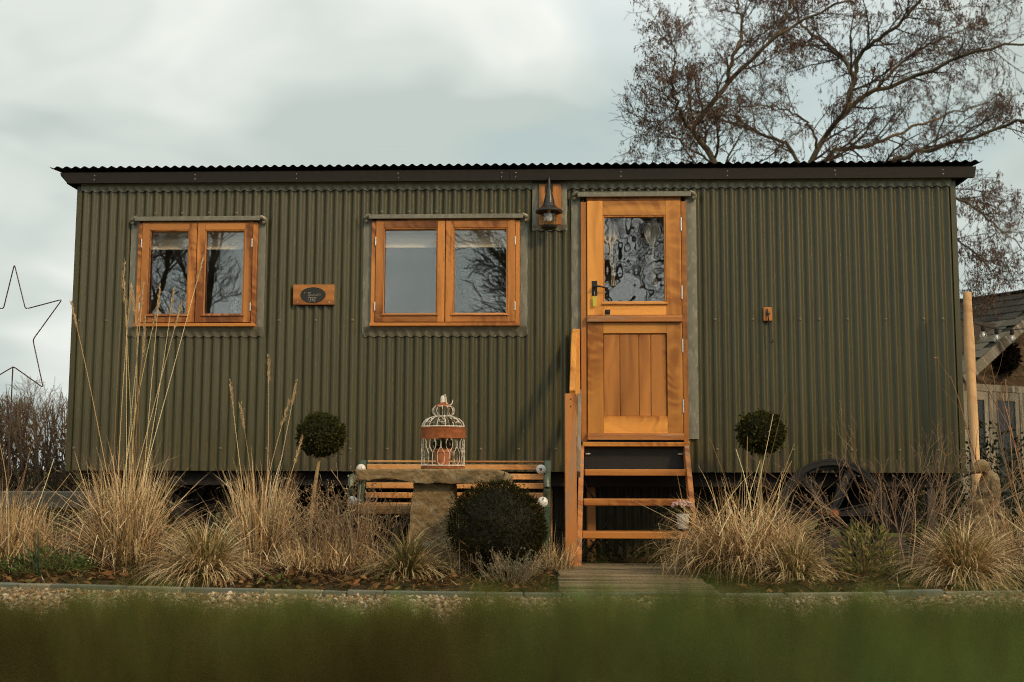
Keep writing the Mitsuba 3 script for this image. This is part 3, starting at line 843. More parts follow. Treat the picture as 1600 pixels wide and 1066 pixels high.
# ------------------------------------------------------------------ steps and deck
ST = thing('wooden_steps', 'orange timber steps with one handrail leading up to the hut door', 'steps')
for (x, s) in ((.585, 171.5), (1.418, 173.5)):
    dxb = -.035 if x < 1 else .02
    wood(ST, 'stringer', beam((x, -.09, .90), (x + dxb, -.60, -.02), .040, .13, up=(0, -1, .6), b=.004), 'mat_wood_steps', (0, -.48, -.88), s)
for (z, y, s) in ((.742, -.16, 181.5), (.512, -.285, 183.5), (.268, -.42, 185.5)):
    e = (.742 - z) * .055
    wood(ST, 'tread', cbox(.606 - e, 1.397 + e * .5, y - .10, y + .13, z - .052, z, .005), 'mat_wood_red', 'x', s)
wood(ST, 'newel_post', cbox(.448, .537, -.70, -.61, .0, 1.307, .005), 'mat_wood_steps', 'z', 191.5)
add(ST, 'bolt', join([ellipsoid((.493, -.701, z), (.006, .003, .006), 1) for z in (1.21, 1.265)]), 'mat_satin', color=BLACK)
wood(ST, 'wall_post', cbox(.512, .575, -.10, -.045, 1.0, 1.87, .004), 'mat_wood_honey', 'z', 193.5)
wood(ST, 'handrail', beam((.507, -.66, 1.30), (.530, -.03, 1.83), .045, .09, b=.005), 'mat_wood_honey', (0, .76, .64), 195.5)
wood(ST, 'lower_rail', beam((.552, -.62, .70), (.572, -.04, 1.36), .03, .075, b=.004), 'mat_wood_grey', (0, .66, .75), 197.5)
for x in (.625, 1.385):
    solo('step_light', join([ctube([(x, -.034, .865), (x, -.05, .865)], .008, 8), ellipsoid((x + (.014 if x < 1 else -.014), -.052, .865), (.018, .006, .007), 1)]), 'mat_satin', 'tiny white clip light on the dark riser, ' + ('left one' if x < 1 else 'right one'), 'light', smooth=40, color=(.8, .78, .72))
DK_ = thing('timber_deck', 'weathered low timber deck at the foot of the steps', 'deck')
yy = -.44
i = 0
while yy > -2.56:
    wood(DK_, 'board', cbox(.40 + rng.normal(0, .006), 1.34 + rng.normal(0, .012), yy - .118, yy, -.006 + rng.normal(0, .002), .026 + rng.normal(0, .002), .005), 'mat_wood_deck', 'x', 201.5 + i)
    yy -= .123
    i += 1

# galvanised pot of flowers hung on the steps
FP = thing('flower_bucket', 'small pale metal bucket of pink flowers hung on the steps', 'bucket')
bx_, by_, bz_ = 1.338, -.56, .295
add(FP, 'bucket', lathe([(0, 0), (.036, 0), (.038, .004), (.050, .112), (.053, .116), (.048, .116), (.036, .01)], 20, (bx_, by_, bz_)), 'mat_satin', smooth=40, color=(.55, .57, .55))
r2 = np.random.default_rng(5)
n = 130
az, el = r2.uniform(0, 2 * np.pi, n), r2.uniform(.1, 1.4, n)
dv = np.stack([np.cos(az) * np.cos(el), np.sin(az) * np.cos(el), np.sin(el)], 1)
m = stamp(LEAF, np.array([bx_, by_, bz_ + .11]) + dv * r2.uniform(.01, .075, (n, 1)), dv + r2.normal(0, .4, (n, 3)), r2.uniform(.02, .045, n), .018, r2)
add(FP, 'leaves', m, 'mat_leaf', color=rep(tint(r2, n, [(.05, .07, .02), (.08, .09, .03)]), 5))
n = 150
az, rr_ = r2.uniform(0, 2 * np.pi, n), np.sqrt(r2.random(n)) * .085
pp = np.stack([bx_ + rr_ * np.cos(az), by_ + rr_ * np.sin(az), bz_ + .205 - rr_ ** 2 * 5 + r2.normal(0, .006, n)], 1)
m = stamp(PEBBLE, pp, r2.normal(size=(n, 3)), .014, .016, r2)
add(FP, 'flowers', m, 'mat_leaf', color=rep(tint(r2, n, [(.68, .48, .44), (.74, .60, .54), (.56, .34, .32)]), 12), label='dense head of small pink flowers')

# ------------------------------------------------------------------ bench, table, bird cage
BN = thing('garden_bench', 'slatted wooden bench with green iron ends behind the stone table', 'bench')
slats = [(.804, -.30, .014, .030), (.774, -.335, .041, .022), (.703, -.352, .045, .022), (.633, -.368, .045, .022), (.558, -.385, .045, .022)]
for i, (z, y, h, w) in enumerate(slats):
    wood(BN, 'back_slat', cbox(-1.10, .285, y - w, y, z - h, z, .004), 'mat_wood_bench', 'x', 221.5 + i * 2, **({'label': 'peeling top slat of the bench back'} if i == 1 else {}))
for i in range(5):
    y = -.45 - i * .085
    wood(BN, 'seat_slat', cbox(-1.10, .285, y - .066, y, .452 - (.012 if i == 4 else 0), .480 - .006 * (i == 4), .004), 'mat_wood_bench', 'x', 241.5 + i * 2)
wood(BN, 'front_apron', cbox(-1.10, .285, -.855, -.833, .405, .448, .004), 'mat_wood_bench', 'x', 255.5)
GRN = (.055, .085, .055)
for x in (-1.135, .315):
    E_ = add(BN, 'end_frame', join([beam((x, -.30, .80), (x, -.42, .46), .05, .05), beam((x, -.42, .47), (x, -.34, .0), .05, .05), beam((x, -.84, .47), (x, -.80, 0), .05, .05), beam((x, -.43, .455), (x, -.84, .455), .045, .045), beam((x, -.37, .66), (x, -.78, .675), .045, .04), tube(spline([(x, -.78, .68), (x, -.85, .66), (x, -.87, .60), (x, -.84, .54), (x, -.83, .47)], 14), .024, 8)]), 'mat_satin', color=GRN)
    for (z, y) in ((.738, -.40 if x > 0 else -.42), (.50, -.895)):
        xo = x - .05 if x > 0 else x - .0
        M = add(BN, 'boss', xf(lathe([(0, .026), (.012, .025), (.026, .018), (.036, .008), (.038, 0), (.036, -.01), (0, -.012)], 20), rot([1, 0, 0], 90), (xo if z > .6 else xo + .02, y, z)), 'mat_satin', smooth=40, color=(.66, .65, .60), label='round white painted boss on the bench end')
        if x > 0 and z > .6:
            add(M, 'emblem', join([cbox(xo - .012, xo - .003, y - .030, y - .026, z + .000, z + .010, .001), cbox(xo - .002, xo + .008, y - .030, y - .026, z - .006, z + .004, .001), cbox(xo - .005, xo + .002, y - .030, y - .026, z - .012, z - .001, .001), cbox(xo - .001, xo + .005, y - .030, y - .026, z + .005, z + .013, .001)]), 'mat_matte', color=(.05, .06, .05))


def rock(poly, y0, y1, seed, res=.011, amp=.012):
    """A rough slab: polygon in xz extruded along y, refined and displaced."""
    m = m3.CrossSection([np.asarray(poly, float)]).extrude(y1 - y0)
    m = m.refine_to_length(res)
    v, f = tri(m)
    v = np.stack([v[:, 0], y0 + v[:, 2], v[:, 1]], 1)
    f = f[:, ::-1]
    tm_ = trimesh.Trimesh(v, f, process=False)
    nn = np.array(tm_.vertex_normals)
    h = .5 * (meshkit.fbm(v * 7, 3, seed) - .5) + .8 * (np.abs(meshkit.fbm(v * 20, 4, seed + 1) - .5) * -2 + .25) + .35 * (meshkit.noise(v * 75, seed + 2) - .5)
    v = v + nn * (h * amp * 2)[:, None]
    tm_ = trimesh.Trimesh(v, f, process=False)
    pass
    return np.array(tm_.vertices), np.array(tm_.faces)


TB = thing('stone_table', 'rough stone slab table on a squat stone block pedestal', 'table')
slab = [(-.992, .728), (-.985, .70), (-.965, .662), (-.90, .655), (-.86, .668), (-.79, .672), (-.73, .672), (-.66, .655), (-.58, .641), (-.50, .637), (-.42, .645), (-.33, .637), (-.22, .640), (-.12, .645), (-.04, .643), (.02, .637), (.055, .628), (.072, .665), (.076, .690), (.03, .712), (-.02, .729), (-.2, .733), (-.5, .733), (-.8, .731)]
add(TB, 'slab', rock(slab, -1.52, -1.06, 3, amp=.009), 'mat_stone', smooth=True)
add(TB, 'pedestal', rock([(-.625, -.02), (-.305, -.02), (-.30, .3), (-.325, .638), (-.595, .638), (-.62, .40)], -1.45, -1.16, 9, amp=.010), 'mat_stone', smooth=True)

BC = thing('bird_cage', 'rusty white wire bird cage with domed top standing on the stone slab', 'bird cage')
cx, cy, cz = -.411, -1.29, .736
Rr = .152


def circ(r, z, n=40, w=.004, rr=None):
    t = np.linspace(0, 2 * np.pi, n + 1)
    return tube(np.stack([cx + r * np.cos(t), cy + r * np.sin(t), 0 * t + z], 1), w, 6)


add(BC, 'base', lathe([(0, cz + .004), (.150, cz), (.156, cz + .004), (.156, cz + .014), (.148, cz + .022), (0, cz + .022)], 36, (cx, cy, 0)), 'mat_rust', smooth=40)
add(BC, 'band', lathe([(Rr + .004, cz + .214), (Rr + .008, cz + .216), (Rr + .006, cz + .225), (Rr + .006, cz + .282), (Rr + .010, cz + .290), (Rr + .002, cz + .292), (Rr + .002, cz + .214)], 40, (cx, cy, 0)), 'mat_rust', smooth=40)
ws = [circ(Rr, cz + .026), circ(Rr, cz + .298), circ(.052, cz + .372, 24, .0035), circ(.060, cz + .440, 24, .003)]
NB = 16
for k in range(NB):                     # gothic arched wires: verticals that swing together and apart
    t0 = 2 * np.pi * k / NB
    for s in (-1, 1):
        hh = np.array([.024, .05, .085, .115, .135, .155, .185, .205, .214])
        oo = np.array([.00, .155, .157, .157, .085, .004, .0, .0, .0]) if True else None
        if k % 2:
            hh, oo = np.array([.024, .06, .095, .115, .135, .155, .19, .206, .214]), np.array([.157, .157, .157, .150, .08, .155, .157, .1, .06]) * 1.0
            oo = np.array([.0, .0, .0, .004, .075, .152, .157, .11, .05])
        an_ = t0 + s * oo
        ws.append(tube(np.stack([cx + Rr * np.cos(an_), cy + Rr * np.sin(an_), cz + hh], 1), .0023, 5))
for k in range(16):                     # dome
    t0 = 2 * np.pi * (k + .5) / 16
    pr_ = spline([(Rr, .296), (Rr * .93, .325), (Rr * .76, .350), (Rr * .52, .366), (.052, .372)], 10)
    ws.append(tube(np.stack([cx + pr_[:, 0] * np.cos(t0), cy + pr_[:, 0] * np.sin(t0), cz + pr_[:, 1]], 1), .0023, 5))
    if k % 2:                           # scrolls between the ribs
        t = np.linspace(0, 3.6 * np.pi / 2, 16)
        rad = .030 * (1 - t / 9)
        a_ = t0 + np.pi / 16 + np.sin(t) * rad / .11
        zz = .338 + .55 * np.cos(t) * rad
        ri = np.interp(zz, [.296, .325, .350, .366], [Rr, Rr * .93, Rr * .76, Rr * .52]) + .003
        ws.append(tube(np.stack([cx + ri * np.cos(a_), cy + ri * np.sin(a_), cz + zz], 1), .0024, 5))
for k in range(12):                     # bulb shaped crown
    t0 = 2 * np.pi * k / 12
    pr_ = spline([(.052, .374), (.074, .390), (.080, .410), (.070, .432), (.052, .446)], 9)
    ws.append(tube(np.stack([cx + pr_[:, 0] * np.cos(t0), cy + pr_[:, 0] * np.sin(t0), cz + pr_[:, 1]], 1), .0024, 5))
add(BC, 'wires', join(ws), 'mat_wire', smooth=True)
add(BC, 'cap', lathe([(.060, cz + .442), (.048, cz + .452), (.022, cz + .462), (.018, cz + .470), (0, cz + .470)], 20, (cx, cy, 0)), 'mat_rust', smooth=40)
add(BC, 'finial', lathe([(.018, cz + .466), (.0175, cz + .50), (.014, cz + .515), (0, cz + .518)], 14, (cx - .004, cy, 0)), 'mat_wire', smooth=40)
add(BC, 'hook', tube(spline([(cx, cy, cz + .515), (cx + .012, cy - .01, cz + .522), (cx + .018, cy - .01, cz + .50), (cx + .022, cy - .01, cz + .468), (cx + .042, cy - .01, cz + .450), (cx + .062, cy - .01, cz + .462), (cx + .066, cy - .01, cz + .490)], 26), .0042, 6), 'mat_wire', smooth=True)
PT = thing('terracotta_pot', 'terracotta pot with dark leaves inside the bird cage', 'plant pot')
add(PT, 'pot', lathe([(0, cz + .023), (.045, cz + .023), (.060, cz + .115), (.066, cz + .117), (.066, cz + .142), (.058, cz + .142), (.05, cz + .12), (0, cz + .12)], 24, (cx, cy, 0)), 'mat_matte', smooth=40, color=(.42, .16, .07))
n = 220
az, el = r2.uniform(0, 2 * np.pi, n), r2.uniform(-.1, 1.3, n)
dv = np.stack([np.cos(az) * np.cos(el), np.sin(az) * np.cos(el), np.sin(el)], 1)
m = stamp(LEAF, np.array([cx, cy, cz + .14]) + dv * r2.uniform(.01, .07, (n, 1)), dv + r2.normal(0, .5, (n, 3)), r2.uniform(.02, .05, n), .02, r2)
add(PT, 'leaves', m, 'mat_leaf', color=rep(tint(r2, n, [(.025, .045, .015), (.05, .075, .03), (.18, .06, .05)], weights=[.5, .4, .1]), 5))

# ------------------------------------------------------------------ ornaments
# wire star on a stake
sx, sz, sy = -3.715, 1.685, -.9
half = [(-3.630, 1.932), (-3.351, 2.005), (-3.561, 1.698), (-3.465, 1.336)]
ol = [(-3.732, 2.276)] + half + [(-3.70, 1.495)] + [(2 * sx - p, q) for p, q in half[::-1]]
pts = [np.array([p, sy, q]) for p, q in ol]
pl = []
for k in range(10):                       # rounded corners
    p, q, s = pts[k - 1], pts[k], pts[(k + 1) % 10]
    a_, b_ = q + nrm(p - q) * .022, q + nrm(s - q) * .022
    for t in np.linspace(0, 1, 5):
        pl.append((1 - t) ** 2 * a_ + 2 * t * (1 - t) * q + t * t * b_)
pl += pl[:2]
SR = thing('garden_star', 'rusty wire star ornament on a thin stake at the left edge', 'ornament')
add(SR, 'star', tube(pl, .0046, 8), 'mat_satin', smooth=True, color=(.055, .030, .020))
add(SR, 'stake', ctube([(sx + .01, sy, sz - .19), (sx + .012, sy, .9), (sx + .03, sy, -.05)], .005, 8), 'mat_satin', smooth=True, color=(.055, .030, .020))

# round timber pole
zz = np.linspace(-.05, 2.13, 30)
P = np.stack([3.628 - .010 * zz + .003 * np.sin(zz * 3), -.30 + 0 * zz, zz], 1)
v, f = ctube(P, .036 + .003 * np.sin(zz * 5) + .002 * np.cos(zz * 11), 18)
v = v + .0015 * (meshkit.noise(v * 40, 3)[:, None] - .5) * nrm(v - np.c_[np.interp(v[:, 2], zz, P[:, 0]), np.full(len(v), -.3), v[:, 2]])
key = add(None, 'timber_pole', (v, f), 'mat_wood_pole', smooth=True, uv=np.stack([v[:, 2], np.full(len(v), 260.5)], 1))
labels[key] = {'label': 'tall round pale timber pole standing at the right end of the hut', 'category': 'pole'}


# crouching stone figure
def blob(spheres, res=.012, taub=8):
    ms = []
    for (p, r, q, s) in spheres:
        a_ = m3.Manifold.sphere(r, 20).translate(p)
        b_ = m3.Manifold.sphere(s, 20).translate(q)
        ms.append(m3.Manifold.batch_hull([a_, b_]))
    m = m3.Manifold.batch_boolean(ms, m3.OpType.Add).refine_to_length(res)
    v, f = tri(m)
    t = trimesh.Trimesh(v, f, process=True)
    trimesh.smoothing.filter_taubin(t, iterations=taub)
    return np.array(t.vertices), np.array(t.faces)


o = np.array([3.575, -.62, .40])
S = lambda *a: tuple((o + np.array(a)).tolist())
fig = blob([(S(.02, .0, .17), .088, S(.035, .0, .27), .068),        # back and shoulders
            (S(.0, .0, .08), .085, S(.02, 0, .17), .085),           # seat
            (S(.02, -.01, .30), .038, S(-.005, -.02, .36), .036),   # neck
            (S(-.03, -.025, .375), .050, S(-.062, -.03, .355), .040),  # head bowed to the left
            (S(-.098, -.04, .33), .018, S(-.08, -.036, .345), .03),    # face
            (S(.045, -.065, .26), .036, S(.03, -.10, .15), .030),   # arm
            (S(.03, -.10, .15), .028, S(-.05, -.09, .10), .024),    # forearm
            (S(.02, -.06, .06), .05, S(-.075, -.075, .09), .045),   # thigh
            (S(-.075, -.075, .09), .042, S(-.055, -.08, .0), .034),  # shin
            (S(.02, .06, .06), .05, S(-.07, .06, .10), .045),
            (S(-.07, .06, .10), .042, S(-.05, .06, .0), .034),
            (S(-.055, -.085, -.01), .03, S(-.10, -.09, -.015), .024)])
h = meshkit.fbm(fig[0] * 40, 3, 7) - .5
SF = thing('stone_figure', 'small crouching weathered stone figure at the foot of the pole', 'statue')
add(SF, 'figure', (fig[0] + h[:, None] * .008, fig[1]), 'mat_stone', smooth=True)
add(SF, 'plinth', rock([(3.45, -.02), (3.70, -.02), (3.69, .37), (3.46, .37)], -.76, -.50, 4), 'mat_stone', smooth=True)

# ------------------------------------------------------------------ planting
STRAW = [(.60, .44, .225), (.50, .34, .16), (.72, .565, .33), (.30, .18, .08), (.82, .67, .43), (.20, .125, .06)]
TAN = [(.54, .39, .20), (.68, .53, .31), (.36, .24, .115), (.22, .13, .06), (.15, .09, .045)]
GREENB = [(.10, .115, .03), (.16, .16, .05), (.07, .085, .022)]


def clump_pts(rng, n, c, r):
    a, q = rng.uniform(0, 2 * np.pi, n), np.sqrt(rng.random(n)) * r
    p = np.stack([c[0] + q * np.cos(a), c[1] + q * np.sin(a), np.full(n, c[2])], 1)
    return p, a, q / max(r, 1e-6)


def tuft(seed, c, label, n=1000, r=.07, L=(.30, .46), lean=(0, 1.45), curve=(.7, 1.9), w=.0066, pal=STRAW, green=.12, name='sedge_tuft', group=None):
    rg = np.random.default_rng(seed)
    p, a, q = clump_pts(rg, n, c, r)
    az = a + rg.normal(0, .5, n)
    ln = lean[0] + (lean[1] - lean[0]) * np.clip(q + rg.normal(0, .25, n), 0, 1.1)
    cv = rg.uniform(*curve, n)
    col, tip = tint(rg, n, pal), tint(rg, n, pal)
    g = rg.random(n) < green
    gcol = tint(rg, n, GREENB)
    col = np.where(g[:, None], gcol, col * np.array([.75, .72, .65]))
    k = thing(name, label, 'grass', group)
    m, cc = blades(rg, p, az, np.abs(ln), cv, rg.uniform(*L, n), rg.uniform(.7, 1.4, n) * w, col, seg=6, tipcol=np.where(g[:, None] & (rg.random((n, 1)) < .6), gcol, tip))
    add(k, 'blades', m, 'mat_straw', color=cc)
    ng = int(n * .18)
    p, a, q = clump_pts(rg, ng, c, r * .7)
    m, cc = blades(rg, p, a, rg.uniform(0, .5, ng), rg.uniform(.1, .7, ng), rg.uniform(L[0] * .5, L[1] * .75, ng), w, tint(rg, ng, GREENB), seg=4)
    add(k, 'green_shoots', m, 'mat_leaf', color=cc)
    return k


tuft(101, (-1.85, -2.06, .06), 'round straw coloured sedge tuft by the kerb at left', 1500, .10, (.30, .47))
tuft(102, (-.58, -1.88, .06), 'low half green grass tuft in front of the stone pedestal', 700, .075, (.24, .42), pal=TAN, green=.45)
tuft(103, (2.955, -1.93, .06), 'dense straw coloured sedge tuft near the right edge', 1700, .11, (.32, .50))
tuft(104, (1.93, -1.78, .05), 'tan sedge with green heart at the foot of the large right clump', 850, .08, (.24, .40), green=.25)


def reed(seed, c, label, n, r, L, stalks, ptop, name='reed_grass', droop=.58, wide=.0085, pal=STRAW, bend=(.3, 1.7)):
    rg = np.random.default_rng(seed)
    k = thing(name, label, 'grass')
    p, a, q = clump_pts(rg, n, c, r)
    low = rg.random(n) < droop
    lean = np.where(low, rg.uniform(.15, 1.05, n), np.abs(rg.normal(0, .13, n)) + .05 * q)
    cv = np.where(low, rg.uniform(*bend, n), rg.uniform(-.05, .6, n))
    ln = np.where(low, rg.uniform(.35, .95, n) * L[1] * .78, L[0] + (L[1] - L[0]) * rg.random(n) ** .8 * (1 - .45 * q))
    kt, ka = rg.uniform(.35, .9, n), np.where(rg.random(n) < .5, rg.uniform(.4, 2.1, n), 0)
    m, cc = blades(rg, p, a + rg.normal(0, .7, n), lean, cv, ln, rg.uniform(.6, 1.3, n) * wide, tint(rg, n, pal, .2) * .72, seg=7, kink=(kt, ka), tipcol=tint(rg, n, pal, .2), twist=.9)
    add(k, 'blades', m, 'mat_straw', color=cc)
    nb = n // 7                       # broken stems criss-crossing the clump
    p, a, q = clump_pts(rg, nb, (c[0], c[1] - r * .3, c[2] + .02), r * 1.5)
    p[:, 2] += rg.random(nb) * L[1] * .3
    m, cc = blades(rg, p, rg.uniform(0, 6.3, nb), rg.uniform(.4, 1.3, nb), rg.uniform(-.2, .5, nb), rg.uniform(.25, .8, nb) * L[1] * .75, wide * .75, tint(rg, nb, STRAW), seg=4, twist=1.2)
    add(k, 'broken_stems', m, 'mat_straw', color=cc)
    nh = n // 3                        # dark flattened thatch at the foot
    p, a, q = clump_pts(rg, nh, c, r * 1.6)
    m, cc = blades(rg, p, rg.uniform(0, 6.3, nh), rg.uniform(.7, 1.5, nh), rg.uniform(-.2, .8, nh), rg.uniform(.10, .30, nh), wide * .8, tint(rg, nh, [(.16, .10, .05), (.10, .06, .03), (.26, .17, .09)], .25), seg=4, twist=1.2)
    add(k, 'thatch', m, 'mat_straw', color=cc)
    for i, (tx, ty, tz) in enumerate(stalks):
        b0 = np.array([c[0] + rg.normal(0, r * .35), c[1] + rg.normal(0, r * .35), c[2]])
        t0 = np.array([tx, ty, tz])
        P = spline([b0, b0 * .45 + t0 * .55 + [rg.normal(0, .015), 0, .03], t0], 14)
        st = tube(P, np.linspace(.0027, .0015, 14), 5)
        cs = np.tile(tint(rg, 1, STRAW)[0], (len(st[0]), 1))
        if ptop:                      # narrow plume of small spikelets
            ns = 70
            w = rg.random(ns) ** .8
            q0 = t0 + (P[-1] - P[-3]) / np.linalg.norm(P[-1] - P[-3]) * (.02 - .20 * w)[:, None] + rg.normal(0, .004, (ns, 3))
            sp = stamp(SPIN, q0, (P[-1] - P[-3])[None] / .2 + rg.normal(0, .22, (ns, 3)), rg.uniform(.018, .04, ns), .0055, rg)
            cs = np.vstack([cs, rep(tint(rg, ns, [(.44, .32, .18), (.36, .25, .13)]), 5)])
            st = join([st, sp])
        add(k, 'flower_stalk', st, 'mat_straw', color=cs)
    return k


reed(111, (-2.70, -1.15, .03), 'tall straw reed grass clump in front of the left window', 1250, .17, (.45, 1.08),
     [(-2.79, -1.15, 2.22), (-2.75, -1.1, 2.05), (-2.70, -1.2, 2.02), (-2.68, -1.15, 1.98), (-2.66, -1.1, 2.08), (-2.73, -1.0, 1.88), (-2.62, -1.15, 1.82), (-2.52, -1.15, 2.05), (-2.55, -1.1, 1.92), (-2.43, -1.12, 2.02), (-2.36, -1.15, 1.92), (-2.22, -1.1, 2.28), (-3.17, -1.15, 1.93), (-2.80, -1.05, 1.95), (-2.77, -1.2, 2.1), (-2.6, -1.2, 1.7)], True)
reed(112, (-1.78, -.95, .03), 'second shorter reed grass clump between the window and the box ball tree', 800, .15, (.45, .96),
     [(-1.75, -.95, 1.55), (-1.54, -.95, 1.37), (-1.60, -.92, 1.22), (-1.95, -.95, 1.2), (-2.03, -.95, 1.36), (-1.50, -.9, .95)], True, droop=.5)
reed(113, (1.66, -1.38, .03), 'large arching tan grass clump right of the steps', 2400, .26, (.40, .98),
     [(1.44, -1.4, .96), (1.70, -1.4, .97), (1.88, -1.4, 1.12), (1.97, -1.4, 1.26), (2.03, -1.35, .92), (1.62, -1.4, .88), (2.0, -1.4, .8), (1.78, -1.42, .8)], False, droop=.96, wide=.0072, bend=(.8, 2.2), pal=TAN + STRAW[:2])
reed(114, (3.62, -1.12, .03), 'shaggy tan grass clump cut by the right edge', 1500, .25, (.35, .74), [(3.3, -1.1, .95), (3.45, -1.15, 1.2)], False, droop=.85, wide=.0066, bend=(.7, 2.3), pal=TAN)
reed(115, (-3.42, -1.5, .03), 'loose straw grass clump cut by the left edge', 750, .25, (.35, .72), [(-3.1, -1.5, .8), (-3.25, -1.5, .92), (-3.0, -1.45, .7), (-3.5, -1.5, .95), (-2.92, -1.4, .66)], False, droop=.5, pal=TAN + STRAW[:1])
reed(116, (-1.20, -1.42, .03), 'matted straw grass lying before the box ball tree', 1000, .27, (.2, .42), [], False, droop=.8, wide=.0062, bend=(.6, 2.2), pal=TAN + STRAW[:2])
reed(117, (-3.30, -.55, .03), 'dull low grass clump under the left corner of the hut', 700, .32, (.2, .42), [], False, droop=.6, wide=.004, pal=[(.22, .15, .08), (.28, .2, .11)])
reed(118, (-.22, -1.72, .03), 'broken straw stems leaning on the yew ball', 130, .10, (.25, .58), [], False, droop=.35, wide=.007, pal=STRAW)
reed(119, (.36, -.95, .02), 'thin dry grass between the yew ball and the steps', 260, .13, (.15, .36), [], False, droop=.5, wide=.0038, pal=TAN)


def twiggy(seed, c, n0, H, lean, r0, pal, label, name, cat, levels=((5, .16, .7), (3, .07, .8)), spread=.2, seeds=0, seedpal=None):
    """A bare shrub or dead perennial: stems with side twigs."""
    rg = np.random.default_rng(seed)
    p, a, q = clump_pts(rg, n0, c, spread)
    d = nrm(np.stack([np.cos(a) * lean * (q + .2), np.sin(a) * lean * (q + .2), np.ones(n0)], 1) + rg.normal(0, .12, (n0, 3)))
    L = rg.uniform(.55, 1.05, n0) * H
    pts = [p]
    for _ in range(7):
        d = nrm(d + rg.normal(0, .07, d.shape))
        pts.append(pts[-1] + d * (L / 7)[:, None])
    P = np.stack(pts, 1)
    R = np.linspace(1, .45, 8)[None] * rg.uniform(.7, 1.2, (n0, 1)) * r0
    ms, cs = [tubes(P, R, 5)], [rep(tint(rg, n0, pal), 40)]
    for (k, l, sp) in levels:
        P, R = branch_out(rg, P, R, k, .3, l, .62, sp, (0, 0, .35), .10, n=5)
        ms.append(tubes(P, np.maximum(R, .0009), 4))
        cs.append(rep(tint(rg, len(P), pal), 20))
    k_ = thing(name, label, cat)
    add(k_, 'stems', join(ms), 'mat_matte', color=np.vstack(cs))
    if seeds:
        i = rg.integers(0, len(P), seeds)
        m = stamp(SPIN, P[i, -1] + rg.normal(0, .006, (seeds, 3)), rg.normal(size=(seeds, 3)) + [0, 0, .4], rg.uniform(.010, .026, seeds), .009, rg)
        add(k_, 'seed_heads', m, 'mat_matte', color=rep(tint(rg, seeds, seedpal or pal), 5), kind='stuff')
    return k_


DEAD = [(.20, .125, .07), (.30, .21, .12), (.13, .075, .04), (.40, .31, .19)]
twiggy(121, (-1.05, -1.22, .03), 80, .62, .5, .0042, DEAD, 'dead perennial stems with small seed heads left of the bench', 'dead_perennial', 'plant', spread=.30, seeds=900, seedpal=[(.30, .22, .13), (.42, .33, .20), (.16, .10, .06)])
twiggy(122, (2.85, -1.05, .03), 26, 1.08, .95, .0050, [(.13, .08, .045), (.20, .13, .075), (.32, .23, .14)], 'bare twiggy shrub in front of the right wheel', 'bare_shrub', 'shrub', levels=((6, .28, .55), (4, .11, .7)), spread=.20, seeds=260, seedpal=[(.14, .08, .045), (.2, .12, .07)])
twiggy(123, (3.95, -.75, .03), 12, 1.95, .55, .0062, [(.20, .10, .055), (.28, .16, .085)], 'tall thin reddish brown shoots at the right edge', 'bare_shoots', 'shrub', levels=((5, .34, .5),), spread=.22, seeds=60, seedpal=[(.30, .15, .08)])
twiggy(124, (-.84, -1.30, .03), 12, .75, .7, .0042, [(.42, .32, .19), (.32, .22, .12)], 'few pale dead stalks crossing the bench slats', 'dead_stalks', 'plant', levels=((2, .14, .5),), spread=.14)
twiggy(125, (.10, -2.25, .04), 70, .22, .9, .0022, [(.16, .11, .07), (.12, .11, .06), (.25, .19, .12)], 'small grey brown lavender cushion by the deck corner', 'lavender', 'plant', levels=((4, .05, .6),), spread=.12, seeds=300, seedpal=[(.10, .11, .06), (.18, .15, .10)])
twiggy(126, (-3.95, -1.1, .03), 20, .85, .5, .0036, DEAD, 'brown dead stems beside the star stake', 'dead_plant', 'plant', levels=((5, .2, .5),), spread=.25, seeds=120)


def ball(seed, c, R, n, leaf, pal, label, name, cat, stem=None, flat=(1, 1, 1), needle=False, rough=.1, stempal=(.20, .13, .06)):
    rg = np.random.default_rng(seed)
    k = thing(name, label, cat)
    c = np.asarray(c, float)
    d = nrm(rg.normal(size=(n, 3)))
    lump = meshkit.fbm(d * 2.6 + seed, 3, seed) - .5
    rr = (1 + rough * 2 * lump) * (1 - np.abs(rg.normal(0, .10, n)) + (rg.random(n) < .05) * rg.random(n) * .22)
    p = c + d * (R * rr)[:, None] * flat
    ax = nrm(d * .8 + rg.normal(0, .75, (n, 3)) + [0, 0, .25])
    m = stamp(LEAF, p, ax, leaf * rg.uniform(.6, 1.4, n), leaf * (.28 if needle else .62) * rg.uniform(.7, 1.3, n), rg)
    add(k, 'crown', m, 'mat_leaf', color=rep(tint(rg, n, pal, .22), 5))
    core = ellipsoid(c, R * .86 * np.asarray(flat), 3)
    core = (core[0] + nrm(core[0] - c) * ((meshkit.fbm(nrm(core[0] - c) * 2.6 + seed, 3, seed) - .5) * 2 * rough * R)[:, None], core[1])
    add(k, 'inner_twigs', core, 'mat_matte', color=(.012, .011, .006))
    if stem is not None:
        add(k, 'stem', tube(spline(stem, 14), np.linspace(.019, .013, 14), 8), 'mat_matte', smooth=True, color=stempal)
    return k


